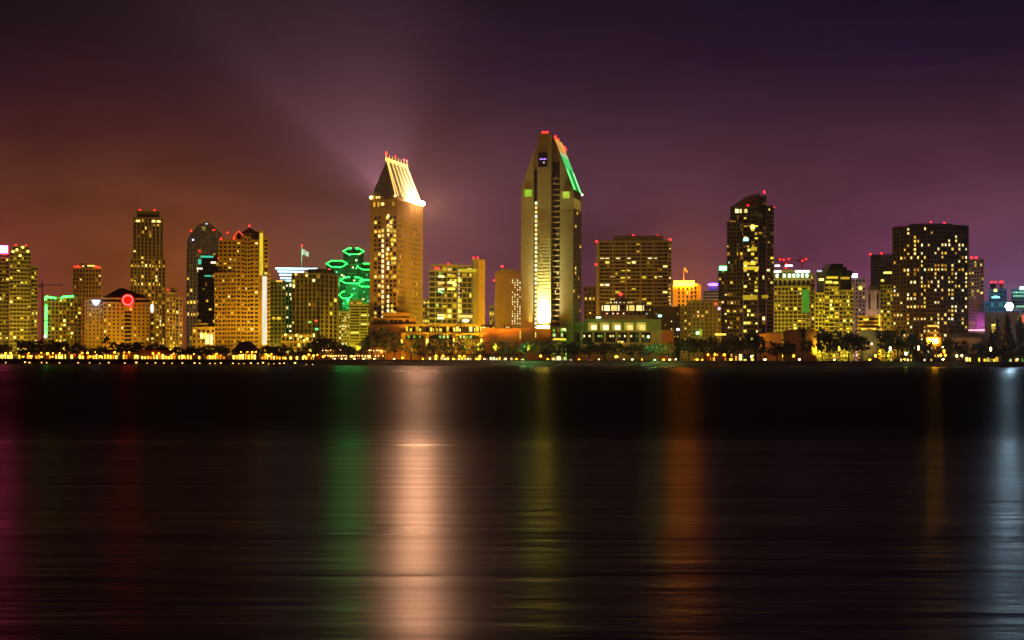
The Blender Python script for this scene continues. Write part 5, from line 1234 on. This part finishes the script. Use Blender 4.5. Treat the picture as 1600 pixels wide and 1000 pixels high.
# ================================================================ floating dock along the left shore; its globes stand in for lamp reflections
def dock(x0, x1, Y, label):
    k=Y/F; o = empty('floating_dock', (((x0+x1)/2-800)*k, Y, 0)); tag(o, label, 'dock')
    a=(x1-x0)/2*k
    MB().box(-a,a,-1.2,1.2,-.2,.45).build('deck', paint((.14,.11,.09)), o)
    for i in range(int(a/8)+1):
        MB().cyl(-a+1+i*16,1.5,-1,1.5,.18,.15,8).build('mooring_pile', paint((.10,.07,.05)), o)
    return o
DK = ((-30,130,985),(136,270,985),(276,470,985))
dock(-30,130,985,'long low dock at the waterline below the green neon block'); dock(136,270,985,'long low dock at the waterline below the hipped hotel'); dock(276,470,985,'long low dock at the waterline below the cream balcony tower')
DL = []; dp=None
for px in (9,39,46,65,73,93,122,140,156,170,195,213,230,243,256,269,285,304,312,328,336,345,364,373,381,392,403,411,420,428,437,444,461,476,486):
    Y=983.6; o = empty('dock_light', ((px-800)/F*Y, Y, .45)); tag(o, None, 'lamp', 'low lights along the dock')
    if px > 470: o.location = ((px-800)/F*Y, Y+8, .1)
    if dp is None: dp = (MB().cyl(0,0,-.02,.5,.12,.10,8).build('post', STEEL, o), MB().ball(0,0,.7,.34,8,5).build('globe', glow((1,.42,.09), 4.5, True), o))  # glowing globes in place of lamp reflections at the waterline
    else:
        for s in dp:
            c = s.copy(); C.objects.link(c); c.parent=o
    sc1 = random.uniform(.55,1.5); o.scale = (sc1*random.uniform(1,1.8),sc1,sc1)
    DL.append((px,o,'dock light'))
label_rows(DL, '', 'below')

# ================================================================ night sky over the city
w = bpy.data.worlds.new('World'); bpy.context.scene.world = w; w.use_nodes = True
N = w.node_tree.nodes; L = w.node_tree.links; N.clear()
out = N.new('ShaderNodeOutputWorld'); bg = N.new('ShaderNodeBackground'); bg.inputs['Strength'].default_value = SKY_GAIN
tc = N.new('ShaderNodeTexCoord'); sep = N.new('ShaderNodeSeparateXYZ'); L.new(tc.outputs['Generated'], sep.inputs[0])
def math_(op, a, b_=None, clamp=False):
    n = N.new('ShaderNodeMath'); n.operation=op; n.use_clamp=clamp
    for i,v in enumerate((a,b_)):
        if v is None: continue
        if isinstance(v,(int,float)): n.inputs[i].default_value=v
        else: L.new(v, n.inputs[i])
    return n.outputs[0]
mp = N.new('ShaderNodeMapping'); mp.inputs['Scale'].default_value=(3.2,3.2,9.0); L.new(tc.outputs['Generated'], mp.inputs['Vector'])
cl = N.new('ShaderNodeTexNoise'); cl.inputs['Scale'].default_value=1.3; cl.inputs['Detail'].default_value=5; cl.inputs['Roughness'].default_value=.55; L.new(mp.outputs[0], cl.inputs['Vector'])
wav = math_('MULTIPLY', math_('SUBTRACT', cl.outputs['Fac'], .5), .09)
elev = math_('MAXIMUM', math_('ADD', math_('ABSOLUTE', sep.outputs['Z']), wav), 0.0)
fac = math_('MULTIPLY', elev, 3.3333, True)
def ramp(st):
    r = N.new('ShaderNodeValToRGB'); el = r.color_ramp.elements; el.remove(el[1])
    for i,(p,c) in enumerate(st):
        q = el[0] if i==0 else el.new(p/.3); q.color=(*c,1)
    L.new(fac, r.inputs['Fac']); return r.outputs[0]
left = ramp(((0,(.190,.056,.014)),(.069,(.150,.045,.015)),(.109,(.114,.032,.018)),(.14,(.062,.0150,.0140)),(.171,(.030,.0076,.0110)),(.20,(.011,.0038,.0080)),(.235,(.0036,.0014,.0056)),(.30,(.006,.003,.006))))
right= ramp(((0,(.165,.050,.075)),(.069,(.122,.036,.062)),(.109,(.094,.029,.049)),(.14,(.062,.0195,.038)),(.171,(.030,.0105,.027)),(.20,(.0150,.0046,.0195)),(.235,(.0068,.0028,.0130)),(.30,(.007,.003,.011))))
az = N.new('ShaderNodeMapRange'); az.inputs['From Min'].default_value=-.22; az.inputs['From Max'].default_value=.04; az.interpolation_type='SMOOTHSTEP'
L.new(math_('ADD', sep.outputs['X'], math_('MULTIPLY', wav, 1.2)), az.inputs['Value'])
mx = N.new('ShaderNodeMix'); mx.data_type='RGBA'; L.new(az.outputs[0], mx.inputs['Factor']); L.new(left, mx.inputs['A']); L.new(right, mx.inputs['B'])
cb = N.new('ShaderNodeMapRange'); cb.inputs['From Min'].default_value=.3; cb.inputs['From Max'].default_value=.7; cb.inputs['To Min'].default_value=.58; cb.inputs['To Max'].default_value=1.42; L.new(cl.outputs['Fac'], cb.inputs['Value'])
sc_ = N.new('ShaderNodeMix'); sc_.data_type='RGBA'; sc_.blend_type='MULTIPLY'; sc_.inputs['Factor'].default_value=1; L.new(mx.outputs['Result'], sc_.inputs['A'])
m2 = N.new('ShaderNodeMapping'); m2.inputs['Scale'].default_value=(9,9,20); m2.inputs['Rotation'].default_value=(0,R(12),0); L.new(tc.outputs['Generated'], m2.inputs['Vector'])
c2 = N.new('ShaderNodeTexNoise'); c2.inputs['Scale'].default_value=1.5; c2.inputs['Detail'].default_value=6; c2.inputs['Distortion'].default_value=.6; L.new(m2.outputs[0], c2.inputs['Vector'])
cbv = math_('MULTIPLY', cb.outputs[0], math_('ADD', .70, math_('MULTIPLY', c2.outputs['Fac'], .60)))
cmb = N.new('ShaderNodeCombineColor'); [L.new(cbv, cmb.inputs[i]) for i in range(3)]; L.new(cmb.outputs[0], sc_.inputs['B'])
sky = N.new('ShaderNodeTexSky'); sky.sky_type='NISHITA'; sky.sun_disc=False; sky.sun_elevation=R(-9); sky.sun_rotation=R(250)
b2 = N.new('ShaderNodeBackground'); L.new(sky.outputs[0], b2.inputs['Color']); b2.inputs['Strength'].default_value=.05
blw = N.new('ShaderNodeMapRange'); blw.inputs['From Min'].default_value=-.02; blw.inputs['From Max'].default_value=-.002; blw.inputs['To Min'].default_value=.12; L.new(sep.outputs['Z'], blw.inputs['Value'])
dk_ = N.new('ShaderNodeMix'); dk_.data_type='RGBA'; dk_.inputs['A'].default_value=(.004,.002,.002,1); L.new(blw.outputs[0], dk_.inputs['Factor']); acc = sc_.outputs['Result']
for gx, gw, gh, col in ((.115,.030,.050,(.16,.045,0)), (-.215,.09,.075,(.060,.010,0)), (-.34,.05,.05,(.10,.0,.03)), (-.105,.035,.05,(.0,.035,.006)), (.27,.09,.07,(.035,.0,.030)), (-.055,.05,.10,(.045,.012,.022)), (.32,.03,.05,(.0,.02,.05))):  # halos of bright signs and city lights put into the sky colour
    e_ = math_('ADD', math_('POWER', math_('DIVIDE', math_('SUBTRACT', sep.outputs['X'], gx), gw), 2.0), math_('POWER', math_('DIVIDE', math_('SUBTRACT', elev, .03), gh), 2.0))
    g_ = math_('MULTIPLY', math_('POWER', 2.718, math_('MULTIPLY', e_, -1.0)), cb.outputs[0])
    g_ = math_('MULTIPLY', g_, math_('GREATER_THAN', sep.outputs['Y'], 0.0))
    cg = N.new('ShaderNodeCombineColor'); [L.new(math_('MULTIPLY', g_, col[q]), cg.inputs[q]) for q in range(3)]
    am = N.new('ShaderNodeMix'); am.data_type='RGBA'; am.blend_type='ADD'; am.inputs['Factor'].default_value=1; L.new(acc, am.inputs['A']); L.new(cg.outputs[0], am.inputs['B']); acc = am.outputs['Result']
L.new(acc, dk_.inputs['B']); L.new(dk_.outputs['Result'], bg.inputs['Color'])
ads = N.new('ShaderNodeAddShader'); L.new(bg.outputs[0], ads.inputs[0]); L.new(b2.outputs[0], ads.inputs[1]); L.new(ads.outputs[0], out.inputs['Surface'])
w.cycles.sampling_method = 'AUTOMATIC'

# ================================================================ night haze
if HAZE > 0:
    hm = bpy.data.materials.new('night_haze'); hm.use_nodes=True; N=hm.node_tree.nodes; L=hm.node_tree.links; N.clear()
    o_ = N.new('ShaderNodeOutputMaterial'); v = N.new('ShaderNodeVolumePrincipled'); v.inputs['Color'].default_value=(.95,.9,.95,1); v.inputs['Density'].default_value=HAZE; v.inputs['Anisotropy'].default_value=HAZE_G
    L.new(v.outputs[0], o_.inputs['Volume'])
    struct(MB().box(-2010,2010,-410,2610,-1.6,300).build('haze', hm))['kind']='stuff'

# ================================================================ camera and render
cam = bpy.data.cameras.new('Camera'); co = bpy.data.objects.new('Camera', cam); C.objects.link(co)
cam.sensor_width=36; cam.lens=36*F/1600; co.location=(0,0,CAMZ); co.rotation_euler=(R(90),R(-.17),0)
cam.shift_y=(562-500)/1600; cam.clip_start=.5; cam.clip_end=20000
s = bpy.context.scene; s.camera=co
s.render.engine='CYCLES'; s.view_settings.view_transform='Standard'; s.view_settings.look='None'; s.view_settings.exposure=EXPO; s.view_settings.gamma=1
c = s.cycles; c.use_denoising=True; c.denoiser='OPENIMAGEDENOISE'; c.max_bounces=4; c.diffuse_bounces=1; c.glossy_bounces=2; c.transmission_bounces=1; c.volume_bounces=0; c.transparent_max_bounces=4
c.use_light_tree=True; c.sample_clamp_indirect=6; c.caustics_reflective=False; c.caustics_refractive=False; c.use_adaptive_sampling=True; c.adaptive_threshold=.01
